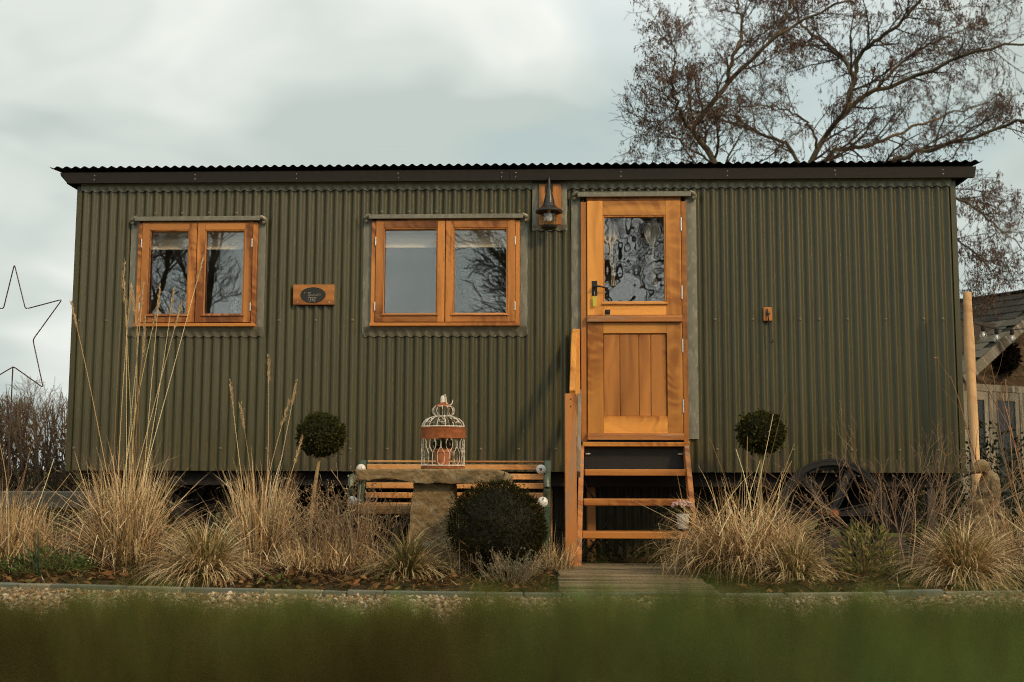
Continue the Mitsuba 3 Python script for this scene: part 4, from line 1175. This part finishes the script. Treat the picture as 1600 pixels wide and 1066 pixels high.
BOX = [(.035, .042, .014), (.055, .060, .020), (.022, .028, .010), (.085, .075, .025)]
YEW = [(.020, .022, .009), (.032, .033, .013), (.013, .014, .006), (.055, .042, .018)]
ball(131, (-.005, -1.72, .345), .315, 15000, .026, YEW, 'large dark clipped yew ball beside the stone table', 'yew_ball', 'shrub', flat=(1.02, 1, .98), needle=True, rough=.10)
ball(132, (-1.412, -.62, .995), .172, 4200, .023, BOX, 'clipped round box tree on a stem left of the bench', 'box_ball_tree', 'tree', stem=[(-1.50, -.60, -.02), (-1.47, -.61, .45), (-1.415, -.62, .86)], stempal=(.33, .24, .13), flat=(1.02, 1, .92), rough=.15)
ball(133, (1.935, -.55, 1.02), .172, 4200, .024, BOX, 'clipped round box tree on a green stem right of the door', 'box_ball_tree', 'tree', stem=[(1.92, -.55, -.02), (1.92, -.55, .5), (1.935, -.55, .88)], flat=(1, 1, .9), rough=.17, stempal=(.17, .15, .06))


def leafy(seed, c, n, R, H, leaf, pal, label, name, cat, aspect=.35, up=.6, stems=0):
    rg = np.random.default_rng(seed)
    k = thing(name, label, cat)
    a, q, hh = rg.uniform(0, 2 * np.pi, n), np.sqrt(rg.random(n)), rg.random(n)
    p = np.stack([c[0] + q * R * np.cos(a), c[1] + q * R * np.sin(a), c[2] + hh * H * (1.05 - .6 * q ** 2)], 1)
    ax = nrm(np.stack([np.cos(a) * q, np.sin(a) * q, np.full(n, up)], 1) + rg.normal(0, .35, (n, 3)))
    m = stamp(LEAF, p, ax, leaf * rg.uniform(.6, 1.3, n), leaf * aspect * rg.uniform(.7, 1.3, n), rg)
    add(k, 'leaves', m, 'mat_leaf', color=rep(tint(rg, n, pal, .2), 5))
    if stems:
        p, a, q = clump_pts(rg, stems, c, R * .4)
        m, cc = blades(rg, p, a, rg.uniform(.05, .6, stems), rg.uniform(0, .5, stems), rg.uniform(.5, 1.0, stems) * H, .006, tint(rg, stems, [(.16, .12, .06)]), seg=4)
        add(k, 'stems', m, 'mat_leaf', color=cc)
    return k


leafy(141, (2.46, -1.52, .04), 620, .20, .34, .060, [(.17, .17, .05), (.26, .23, .07), (.09, .11, .04), (.30, .24, .11)], 'yellow green leafy euphorbia before the right wheel', 'euphorbia', 'plant', .24, .8, 30)
leafy(142, (-3.02, -1.78, .03), 750, .30, .17, .050, [(.075, .11, .035), (.11, .14, .05), (.05, .07, .025)], 'low ferny green plant near the left kerb', 'ferny_plant', 'plant', .30, .25)
leafy(143, (4.35, 1.5, .0), 3600, .75, 1.15, .055, [(.020, .026, .012), (.035, .042, .018), (.05, .055, .03)], 'dark glossy evergreen shrub at the right end of the hut', 'evergreen_shrub', 'shrub', .5, .3)
leafy(144, (3.45, -2.05, .03), 260, .22, .12, .045, [(.05, .075, .025), (.08, .10, .04)], 'low green weed patch at the right kerb', 'weed_patch', 'plant', .35, .4)
leafy(145, (-1.35, -2.20, .03), 22, .12, .05, .04, [(.12, .19, .04), (.10, .15, .04)], 'tiny bright green seedling by the kerb', 'seedling', 'plant', .6, .4)
leafy(146, (-2.42, -.75, .03), 240, .20, .35, .06, [(.09, .10, .03), (.13, .13, .05)], 'green shoots behind the tall reed clump', 'green_shoots', 'plant', .18, .6)
leafy(147, (.36, .9, .0), 500, .35, .26, .05, [(.09, .14, .03), (.13, .18, .05)], 'green leaves in the gap under the hut', 'low_greenery', 'plant', .4, .5)
leafy(148, (.95, -.05, .0), 420, .45, .22, .05, [(.03, .035, .018), (.05, .05, .02), (.08, .06, .035)], 'dull low plants under the steps', 'low_greenery', 'plant', .3, .5)
for i, (x, y, lab) in enumerate(((-1.86, -1.42, 'broad blue green leaf shoot behind the left sedge tuft'), (-2.93, -2.0, 'strappy blue green shoot before the ferny plant'))):
    rg = np.random.default_rng(150 + i)
    n = 7
    p, a, q = clump_pts(rg, n, (x, y, .04), .03)
    m, cc = blades(rg, p, a, rg.uniform(.0, .45, n), rg.uniform(0, .35, n), rg.uniform(.18, .34, n), .030 - .012 * i, tint(rg, n, [(.06, .10, .055), (.09, .13, .075)]), seg=6)
    solo('bulb_shoot', m, 'mat_leaf', lab, 'plant', color=cc)

# leaf litter and bark in the bed
rg = np.random.default_rng(160)
n = 9000
x = rg.uniform(-4.6, 4.6, n)
y = kerb_y(x) + .03 + rg.random(n) ** 1.3 * 1.5
ok = ~((x > .36) & (x < 1.6) & (y > -2.6) & (y < -.4))
x, y = x[ok], y[ok]
n = len(x)
m = stamp(LEAF, np.stack([x, y, soil_h(x, y) + rg.random(n) * .022], 1), nrm(rg.normal(size=(n, 3)) * [1, 1, .28]), rg.uniform(.025, .085, n), rg.uniform(.014, .042, n), rg, flat=1.6)
setting('leaf_litter', m, 'mat_leaf', 'brown fallen leaves and bark chips over the soil', kind='stuff', color=rep(tint(rg, n, [(.055, .03, .016), (.09, .05, .024), (.03, .018, .011), (.20, .10, .045), (.28, .16, .07), (.12, .10, .04)], .25, [.26, .24, .20, .15, .08, .07]), 5))
n = 900
x = rg.uniform(-4.2, 4.2, n)
y = kerb_y(x) + .05 + rg.random(n) * 1.3
ok = ~((x > .36) & (x < 1.6))
x, y = x[ok], y[ok]
n = len(x)
m, cc = blades(rg, np.stack([x, y, soil_h(x, y) + .012], 1), rg.uniform(0, 6.3, n), rg.uniform(1.25, 1.52, n), rg.uniform(0, .2, n), rg.uniform(.08, .34, n), .0055, tint(rg, n, STRAW + TAN) * .8, seg=3)
setting('fallen_straw', m, 'mat_leaf', 'fallen straw stems scattered over the bed', kind='stuff', color=cc)

# lawn blades: dense close to the lens, thinner towards the path
rg = np.random.default_rng(170)
Bs = []
for (n, y0, y1, xw0, L) in ((34000, -9.25, -7.9, 1.5, (.045, .095)), (24000, -7.9, -6.4, 2.4, (.05, .09)), (16000, -6.4, -4.3, 3.4, (.04, .08))):
    y = rg.uniform(y0, y1, n)
    x = .4 + rg.uniform(-1, 1, n) * xw0
    Bs.append((x, y, rg.uniform(*L, n)))
nc = 46                                   # taller tussocks, tips coloured brighter as if catching the light
cx_, cy_, cr_ = .4 + rg.uniform(-1, 1, nc) * 1.1, rg.uniform(-8.6, -7.3, nc), rg.uniform(.008, .028, nc)
ctop = rg.uniform(.078, .108, nc)
i = rg.integers(0, nc, 7000)
ty = cy_[i] + rg.normal(0, 1, 7000) * cr_[i]
tx = cx_[i] + rg.normal(0, 1, 7000) * cr_[i]
Bs.append((tx, ty, np.clip(.7235 - (ty + 9.63) * (ctop[i] + .03 * rg.random(7000) ** .8) - lawn_h(tx, ty), .03, .17)))
tall = 7000
x, y, L = (np.concatenate([b[i] for b in Bs]) for i in range(3))
n = len(x)
L = L * (.35 + 1.3 * meshkit.fbm(np.stack([x * 9, y * 5, 0 * x], -1), 3, 4))
L[-tall:] = Bs[-1][2]
istall = np.arange(len(x)) >= len(x) - tall
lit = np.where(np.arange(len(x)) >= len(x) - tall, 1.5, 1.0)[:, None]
d_ = (y + 9.8)[:, None]
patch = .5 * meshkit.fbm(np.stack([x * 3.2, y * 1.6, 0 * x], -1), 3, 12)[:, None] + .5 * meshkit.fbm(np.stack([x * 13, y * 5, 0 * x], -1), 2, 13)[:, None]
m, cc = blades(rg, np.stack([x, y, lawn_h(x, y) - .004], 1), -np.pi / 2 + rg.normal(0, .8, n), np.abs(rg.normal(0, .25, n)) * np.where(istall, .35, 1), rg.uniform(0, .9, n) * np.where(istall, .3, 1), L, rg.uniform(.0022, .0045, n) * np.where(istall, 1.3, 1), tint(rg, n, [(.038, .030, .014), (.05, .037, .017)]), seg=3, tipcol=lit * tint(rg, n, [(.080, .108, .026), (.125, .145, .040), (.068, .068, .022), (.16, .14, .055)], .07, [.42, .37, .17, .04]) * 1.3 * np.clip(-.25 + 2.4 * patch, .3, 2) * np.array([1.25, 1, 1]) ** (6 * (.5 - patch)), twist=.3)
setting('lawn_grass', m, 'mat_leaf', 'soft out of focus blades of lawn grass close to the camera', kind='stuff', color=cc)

# ------------------------------------------------------------------ background left: clipped beech hedge, sleeper, small far tree
rg = np.random.default_rng(180)
HG = thing('beech_hedge', 'clipped bare beech hedge with twiggy top at the left behind the hut', 'hedge')
n = 380
x, y = rg.uniform(-12, -3.2, n), rg.uniform(5.1, 5.8, n)
P0 = np.stack([x, y, np.zeros(n)], 1)
d = nrm(np.stack([rg.normal(0, .08, n), rg.normal(0, .05, n), np.ones(n)], 1))
pts = [P0]
for _ in range(7):
    d = nrm(d + rg.normal(0, .07, d.shape) * [1, .6, .3])
    pts.append(pts[-1] + d * .225)
P = np.stack(pts, 1)
R = np.linspace(.016, .006, 8)[None] * rg.uniform(.6, 1.3, (n, 1))
ms = [tubes(P, R, 5)]
Q, S_ = branch_out(rg, P, R, 12, .12, .42, .6, .75, (0, 0, .75), .12, n=5)
ok = Q[:, -1, 2] < 1.80
Q, S_ = Q[ok], S_[ok]
ms.append(tubes(Q, np.maximum(S_, .0028), 4))
Q2, S2 = branch_out(rg, Q, S_, 5, .2, .20, .6, .8, (0, 0, .6), .14, n=4)
ok = Q2[:, -1, 2] < 1.68 + rg.normal(0, .03, len(Q2))
Q2, S2 = Q2[ok], S2[ok]
ms.append(tubes(Q2, np.maximum(S2, .0016), 3))
add(HG, 'twigs', join(ms), 'mat_matte', color=(.11, .08, .054))
n = 3800
i = rg.integers(0, len(Q2), n)
pz = Q2[i, -1]
keep = rg.random(n) < np.clip(1.5 - pz[:, 2], .08, 1)
pz = pz[keep]
m = stamp(LEAF, pz, rg.normal(size=(len(pz), 3)) + [0, 0, -.6], rg.uniform(.03, .06, len(pz)), .025, rg)
add(HG, 'dead_leaves', m, 'mat_leaf', color=rep(tint(rg, len(pz), [(.13, .07, .035), (.09, .05, .025), (.18, .10, .05)], .2), 5))
n = 9000
pz = np.stack([rg.uniform(-13, -3.2, n), rg.uniform(5.05, 6.1, n), rg.random(n) ** 1.3 * 1.3], 1)
m = stamp(LEAF, pz, rg.normal(size=(n, 3)), rg.uniform(.04, .08, n), .035, rg)
add(HG, 'inner_leaves', m, 'mat_leaf', color=rep(tint(rg, n, [(.10, .062, .033), (.14, .085, .045), (.06, .055, .025)], .2), 5))
key = wood(None, 'timber_sleeper', cbox(-9.5, -3.3, 1.45, 1.62, .36, .52, .01), 'mat_wood_grey', 'x', 281.5)
labels[key] = {'label': 'weathered horizontal timber rail before the hedge at left', 'category': 'rail'}


def bare_tree(seed, base, H, r0, limbs, lvl, label, name, group=None, mat='mat_bark', lean=(0, 0, 0), trop=(0, 0, .35), minr=.003, tips=None):
    """A bare tree: trunk, limbs, branches, twigs."""
    rg = np.random.default_rng(seed)
    k = thing(name, label, 'tree', group)
    n = 12
    d = nrm(np.array([[0., 0, 1]]) + np.asarray(lean))
    pts = [np.asarray(base, float)[None]]
    for _ in range(n - 1):
        d = nrm(d + rg.normal(0, .05, d.shape))
        pts.append(pts[-1] + d * H / (n - 1))
    P = np.stack(pts, 1)
    R = np.linspace(r0, r0 * .22, n)[None]
    add(k, 'trunk', tubes(P, R, 12), mat, smooth=True)
    ms = []
    for j, (kk, L, sp, ratio) in enumerate([limbs] + list(lvl)):
        P, R = branch_out(rg, P, R, kk, .25 if j else .28, L, ratio, sp, trop, .11 if j < 2 else .16, n=8 if j < 2 else 5)
        R = np.maximum(R, minr)
        ms.append(tubes(P, R, 7 if j == 0 else (5 if j == 1 else 3)))
    add(k, 'crown', join(ms), mat, smooth=True)
    return k


bare_tree(191, (-10.6, 15, -.1), 2.0, .07, (9, 1.1, .7, .6), ((6, .5, .6, .6), (4, .25, .7, .6)), 'faint small bare tree above the hedge at left', 'far_tree', minr=.004)
bare_tree(192, (6.7, 11.5, -.1), 3.6, .05, (9, 1.4, .45, .6), ((5, .6, .5, .6),), 'thin upright sapling behind the summerhouse roof', 'sapling', minr=.004, trop=(0, 0, .8))
# bare trees on the lawn side, mirrored in the panes
rg = np.random.default_rng(193)
EH = thing('added_evergreen_hedge', 'unseen dark evergreen hedge added behind the camera to dim frontal light and reflections', 'hedge')  # added out of view to darken what the wall reflects and receives from the front
n = 9000
hx, hz = rg.uniform(-17, 17, n), rg.random(n) ** .8
top = 4.1 + 1.0 * (meshkit.fbm(np.stack([hx * .35, 0 * hx, 0 * hx], -1), 4, 3) - .5) * 2
m = stamp(LEAF, np.stack([hx, -29.2 + rg.normal(0, .45, n), .5 + hz * top], 1), rg.normal(size=(n, 3)) + [0, .4, .3], rg.uniform(.25, .5, n), .30, rg)
add(EH, 'leaves', m, 'mat_leaf', color=rep(tint(rg, n, [(.02, .026, .012), (.035, .042, .018)], .25), 5))
xs = np.linspace(-17, 17, 120)
tp = 4.1 + 1.0 * (meshkit.fbm(np.stack([xs * .35, 0 * xs, 0 * xs], -1), 4, 3) - .5) * 2
add(EH, 'inner_mass', grid(xs, np.linspace(0, 1, 14), lambda X, S: (X, -29.6 + .25 * np.sin(X * 3 + S * 9), .4 + S * np.interp(X, xs, tp) * .97)), 'mat_matte', color=(.012, .014, .008))
RT = 'bare trees behind the camera'
bare_tree(194, (-11.4, -24.0, .45), 12.5, .34, (11, 3.6, .8, .45), ((9, 1.9, .7, .55), (8, .9, .7, .6), (6, .4, .7, .6)), 'thick trunked bare tree behind the camera, mirrored in the left window', 'bare_tree', minr=.007)
bare_tree(195, (-9.6, -23.5, .45), 11.0, .16, (12, 2.8, .8, .5), ((9, 1.5, .7, .6), (7, .8, .7, .6), (5, .4, .7, .6)), 'slimmer bare tree behind the camera, mirrored in the left window', 'bare_tree', minr=.007)
bare_tree(196, (2.1, -25.0, .45), 11.5, .23, (15, 4.6, 1.05, .48), ((10, 2.1, .7, .6), (8, 1.0, .7, .65), (6, .45, .7, .65)), 'broad bare tree behind the camera, mirrored in the door glass', 'bare_tree', minr=.012, trop=(-.12, 0, .2))

# ------------------------------------------------------------------ alder behind the hut
SPIN2 = SPIN
AL = thing('alder_tree', 'big bare alder hung with brown cones and catkins behind the hut', 'tree')
LIMBS = [
    ([(3.6, 9.1, 3.6), (3.2, 9.0, 5.0), (2.91, 9, 5.58), (2.73, 9, 5.95), (2.51, 8.8, 6.15), (2.79, 8.6, 6.46), (3.17, 8.4, 6.9), (3.6, 8, 7.21), (4.15, 7.8, 7.53), (4.75, 7.5, 7.7)], .105, .022),
    ([(2.51, 8.8, 6.15), (2.27, 8.4, 6.35), (2.14, 8, 6.72), (2.17, 7.8, 6.96), (2.05, 7.6, 7.3)], .045, .012),
    ([(3.03, 8.5, 6.78), (3.24, 8.8, 7.41), (3.38, 9, 7.91), (3.32, 9.2, 8.53), (3.4, 9.3, 9.2)], .05, .014),
    ([(4.1, 9.2, 4.4), (4.25, 9.2, 5.1), (4.44, 9.2, 5.62), (4.71, 9.2, 6.09), (4.98, 9, 6.46), (5.42, 8.7, 6.72), (5.97, 8.2, 6.8), (6.48, 7.7, 6.92), (7.05, 7, 6.8), (7.6, 6.6, 6.7)], .085, .016),
    ([(4.98, 9.0, 6.46), (5.17, 9.2, 7.1), (5.18, 9.5, 7.42), (4.89, 9.8, 7.87), (4.52, 10, 8.39), (4.31, 10, 8.96)], .075, .02),
    ([(5.17, 9.2, 7.1), (5.31, 9, 7.46), (5.72, 8.6, 7.72), (6.07, 8.4, 8.06), (6.25, 8, 8.3), (6.5, 7.8, 8.8)], .055, .016),
    ([(4.5, 9.2, 4.8), (5.1, 9.1, 5.35), (5.66, 9, 5.61), (6.02, 8.5, 5.68), (6.44, 8, 5.67), (6.79, 7.4, 5.7), (7.19, 6.6, 5.65), (7.7, 6.2, 5.7)], .075, .016),
    ([(4.36, 9.22, 5.40), (4.18, 9.5, 6.0), (3.72, 10, 6.44), (3.15, 10.5, 6.82), (2.54, 11, 7.21), (2.0, 11.2, 7.3)], .05, .012),
    ([(4.6, 9.4, 5.6), (4.88, 9.5, 5.91), (5.74, 10, 6.21), (6.73, 10.4, 6.7), (7.97, 10.8, 7.16)], .06, .014),
    ([(5.3, 9.2, 5.2), (5.9, 9.2, 5.3), (6.45, 9, 5.14), (6.7, 8.6, 4.88), (6.89, 8.2, 4.5), (7.05, 7.9, 4.24), (7.2, 7.5, 3.83)], .05, .008),
    ([(5.6, 9.2, 5.0), (6.1, 9.1, 4.8), (6.48, 9, 4.52), (6.65, 8.8, 4.3), (6.91, 8.6, 3.99), (7.1, 8.5, 3.62), (7.2, 8.4, 3.4)], .035, .007),
    ([(2.91, 9, 5.58), (2.5, 8.6, 5.75), (2.0, 8.3, 6.0), (1.6, 8.1, 6.15), (1.3, 8, 6.25)], .03, .007),
    ([(4.6, 9.2, 5.9), (4.2, 8.5, 6.2), (3.7, 8.0, 6.25), (3.2, 7.8, 6.2), (2.7, 7.7, 6.1)], .032, .008),
    ([(5.4, 8.7, 6.7), (5.9, 8.6, 7.2), (6.5, 8.4, 7.5), (7.1, 8.2, 7.6)], .04, .01),
    ([(3.6, 8, 7.21), (3.9, 8.3, 7.7), (4.1, 8.6, 8.2), (4.4, 8.8, 8.8)], .035, .01),
]
rg = np.random.default_rng(200)
tk = spline([(4.05, 9.3, -.2), (4.0, 9.3, 1.2), (4.02, 9.2, 2.6), (4.06, 9.2, 3.6), (4.1, 9.2, 4.45)], 20)
add(AL, 'trunk', tube(tk, np.linspace(.27, .13, 20), 14), 'mat_bark', smooth=True)
LP, LR = [], []
for pts_, ra, rb in LIMBS:
    P = spline(pts_, 26)
    P[1:-1] += rg.normal(0, .018, (24, 3))
    R = np.linspace(ra * .68, rb * .62, 26)
    add(AL, 'limb', tube(P, R, 9), 'mat_bark', smooth=True)
    LP.append(P)
    LR.append(R)
P, R = np.stack(LP), np.minimum(np.stack(LR), .05)
ms, tips = [], []
P1, R1 = branch_out(rg, P, R, 20, .12, .85, .50, .85, (0, -.05, .10), .15, n=8, lenvar=.5)
ok = P1[:, -1, 0] > 1.3
P1, R1 = P1[ok], np.clip(R1[ok], .004, .022)
P2, R2 = branch_out(rg, P1, R1, 7, .15, .42, .62, .8, (0, 0, .0), .18, n=6, lenvar=.5)
R2 = np.clip(R2, .0035, .012)
P3, R3 = branch_out(rg, P2, R2, 2, .2, .18, .7, .8, (0, 0, -.10), .20, n=4, lenvar=.5)
R3 = np.clip(R3, .0028, .006)
Pb, Rb = branch_out(rg, P1, R1, 4, .2, .24, .6, .8, (0, 0, -.1), .20, n=4, lenvar=.5)
Rb = np.clip(Rb, .0028, .006)
for m_ in ((P1, R1, 5), (P2, R2, 4), (P3, R3, 3), (Pb, Rb, 3)):
    ms.append(tubes(*m_))
add(AL, 'twigs', join(ms), 'mat_matte', color=(.065, .045, .032), kind='stuff', label='fine bare twigs of the alder')
tip = np.vstack([P3[:, -1], P3[:, 2], Pb[:, -1], P2[:, -1], P2[:, 3]])
tip = tip[tip[:, 0] > 1.30 + rg.random(len(tip)) * .5]
hub = meshkit.fbm(tip * 1.1, 3, 6)
tip = tip[rg.random(len(tip)) < np.clip((hub - .34) * 5.5, .32, 1)]
n = len(tip)
cone = stamp(SPIN, tip + rg.normal(0, .02, (n, 3)), rg.normal(size=(n, 3)) * .5 + [0, 0, -.6], rg.uniform(.028, .046, n), rg.uniform(.022, .032, n), rg)
i = rg.integers(0, n, int(n * 2.4))
cat = stamp(SPIN, tip[i] + rg.normal(0, .03, (len(i), 3)), rg.normal(size=(len(i), 3)) * .22 + [0, 0, -1], rg.uniform(.045, .09, len(i)), rg.uniform(.011, .017, len(i)), rg)
add(AL, 'catkins', join([cone, cat]), 'mat_matte', color=np.vstack([rep(tint(rg, n, [(.06, .036, .024), (.085, .05, .032)], .2), 5), rep(tint(rg, len(i), [(.11, .062, .04), (.14, .08, .048), (.08, .046, .03)], .2), 5)]), kind='stuff', label='hanging brown catkins and cones of the alder')

# ------------------------------------------------------------------ summerhouse at the right
SH = thing('summerhouse', 'weathered timber summerhouse with slate roof and glazed doors at the right edge', 'summerhouse')
ca, sa = math.cos(math.radians(32)), math.sin(math.radians(32))
SO = np.array([6.10, 7.55, 0.0])
SR_ = np.array([[ca, -sa, 0], [sa, ca, 0], [0, 0, 1.0]])


def sh(m):
    return xf(m, SR_, SO)


HW, EZ, RZ, LEN = 3.7, 2.22, 3.42, 3.6     # width, eaves, ridge, length
pitch = math.atan2(RZ - EZ, HW / 2)
rg = np.random.default_rng(210)
z = 2.0
i = 0
while z < RZ - .1:                          # waney boards of the gable
    h = .155
    ins = max(0.0, (z - EZ + .02) / math.tan(pitch)) if z > EZ else 0
    ins2 = max(0.0, (z + h - EZ) / math.tan(pitch)) if z + h > EZ else 0
    if HW - ins - ins2 > .3:
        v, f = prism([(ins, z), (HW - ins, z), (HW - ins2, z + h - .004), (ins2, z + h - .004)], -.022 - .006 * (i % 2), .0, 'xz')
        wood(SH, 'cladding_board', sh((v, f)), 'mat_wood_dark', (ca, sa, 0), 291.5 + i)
    z += h
    i += 1
add(SH, 'wall', join([sh(cbox(0, .06, .0, LEN, 0, EZ)), sh(cbox(HW - .06, HW, .0, LEN, 0, EZ)), sh(cbox(0.061, HW - .061, LEN - .05, LEN, 0, EZ)), sh(cbox(0.061, HW - .061, .001, .02, 2.0, RZ - .5))]), 'mat_matte', color=(.05, .04, .03))
wood(SH, 'door_frame', join([sh(cbox(.0, HW, -.05, .06, 1.90, 2.0)), sh(cbox(.0, .07, -.05, .06, 0, 1.899)), sh(cbox(.62, .70, -.05, .06, 0, 1.899)), sh(cbox(1.30, 1.37, -.05, .06, 0, 1.899)), sh(cbox(2.0, 2.07, -.05, .06, 0, 1.899)), sh(cbox(HW - .07, HW, -.05, .06, 0, 1.899))]), 'mat_wood_grey', 'z', 321.5, label='grey weathered frame of the glazed doors')
for k, (p, q) in enumerate(((.075, .615), (.705, 1.295), (1.375, 1.995), (2.075, HW - .075))):
    Dk = wood(SH, 'glazed_door', join([sh(cbox(p, p + .085, -.04, .0, .02, 1.895)), sh(cbox(q - .085, q, -.04, .0, .02, 1.895)), sh(cbox(p + .0855, q - .0855, -.04, 0, 1.77, 1.895)), sh(cbox(p + .0855, q - .0855, -.04, 0, .02, .22))]), 'mat_wood_grey', 'z', 331.5 + k)
    add(Dk, 'pane', sh(cbox(p + .086, q - .086, -.022, -.018, .221, 1.769, .0005)), 'mat_satin', color=(.010, .013, .014))
OV = .38
for (x0_, sgn) in ((0, 1), (HW, -1)):
    p0, p1 = np.array([x0_ - sgn * .30, 0, EZ - .30 * math.tan(pitch)]), np.array([HW / 2, 0, RZ])
    wood(SH, 'bargeboard', sh(beam(p0 + [0, -OV, -.02], p1 + [0, -OV, -.02], .03, .15)), 'mat_wood_grey', SR_ @ nrm(p1 - p0), 341.5 + sgn)
    sl = np.linalg.norm(p1 - p0)
    add(SH, 'roof_deck', sh(beam((p0 + p1) / 2 + [0, -OV + .02, .052], (p0 + p1) / 2 + [0, LEN + .2, .052], sl, .02, up=np.cross([0, 1, 0], (p1 - p0)) * (1 if sgn > 0 else -1))), 'mat_matte', color=(.03, .028, .024))
    if sgn > 0:
        dn = nrm(p0 - p1)                                   # shingles, row over row up the visible slope
        nn = nrm(np.cross([0, 1, 0], p1 - p0))
        nn = nn if nn[2] > 0 else -nn
        rows = 11
        for r_ in range(rows):
            for c_ in range(13):
                ya = -OV - .01 + c_ * .30 + (.15 if r_ % 2 else 0)
                base = p0 + (p1 - p0) * (r_ / rows)
                q0 = base + nn * .078
                q1 = base + (p1 - p0) * (1.25 / rows) + nn * .066
                v, f = beam(q0 + [0, ya + .15, 0], q1 + [0, ya + .15, 0], .292, .008, up=nn, b=.001)
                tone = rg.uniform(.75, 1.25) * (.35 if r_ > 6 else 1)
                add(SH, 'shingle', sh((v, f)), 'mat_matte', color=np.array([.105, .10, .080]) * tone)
add(SH, 'ridge_cap', sh(cbox(HW / 2 - .07, HW / 2 + .07, -OV - .02, LEN + .2, RZ + .065, RZ + .10)), 'mat_matte', color=(.035, .032, .027))
# festoon bulbs strung under the gable
cord = spline([(5.9, 6.9, 2.86), (6.30, 7.05, 2.77), (6.56, 7.2, 2.74), (6.80, 7.3, 2.74), (7.2, 7.45, 2.80), (7.7, 7.7, 2.95)], 60)
solo('light_cord', tube(cord, .008, 5), 'mat_matte', 'thin black festoon cord strung before the summerhouse gable', 'cord', color=BLACK)
for (x, w) in ((6.34, 'leftmost'), (6.58, 'middle'), (6.81, 'rightmost')):
    i = int(np.argmin(np.abs(cord[:, 0] - x)))
    bx0, by0, bz0 = cord[i]
    FB = thing('festoon_bulb', f'clear festoon bulb under the summerhouse gable, {w} of three', 'bulb', 'festoon bulbs under the gable')
    add(FB, 'socket', lathe([(0, bz0 + .01), (.028, bz0 + .005), (.030, bz0 - .06), (.022, bz0 - .075), (0, bz0 - .075)], 12, (bx0, by0, 0)), 'mat_matte', smooth=40, color=BLACK)
    add(FB, 'glass', lathe([(.020, bz0 - .076), (.042, bz0 - .105), (.052, bz0 - .135), (.042, bz0 - .175), (.016, bz0 - .192), (0, bz0 - .195)], 14, (bx0, by0, 0)), 'mat_glass', smooth=True)
    add(FB, 'filament', ellipsoid((bx0, by0, bz0 - .125), (.018, .018, .036), 2), 'mat_satin', smooth=True, color=(.7, .66, .55))
c0 = SO + SR_ @ np.array([.92, -.13, 2.42])
rg = np.random.default_rng(220)
n = 500
d = nrm(rg.normal(size=(n, 3)))
m = stamp(LEAF, c0 + d * np.array([.17, .10, .23]) * rg.uniform(.6, 1.1, (n, 1)), d + rg.normal(0, .6, (n, 3)), .09, .04, rg)
solo('dried_bunch', join([m, ellipsoid(c0, (.14, .07, .19), 2)]), 'mat_leaf', 'dark dried bunch hanging on the summerhouse gable', 'wreath', color=(.014, .011, .009))
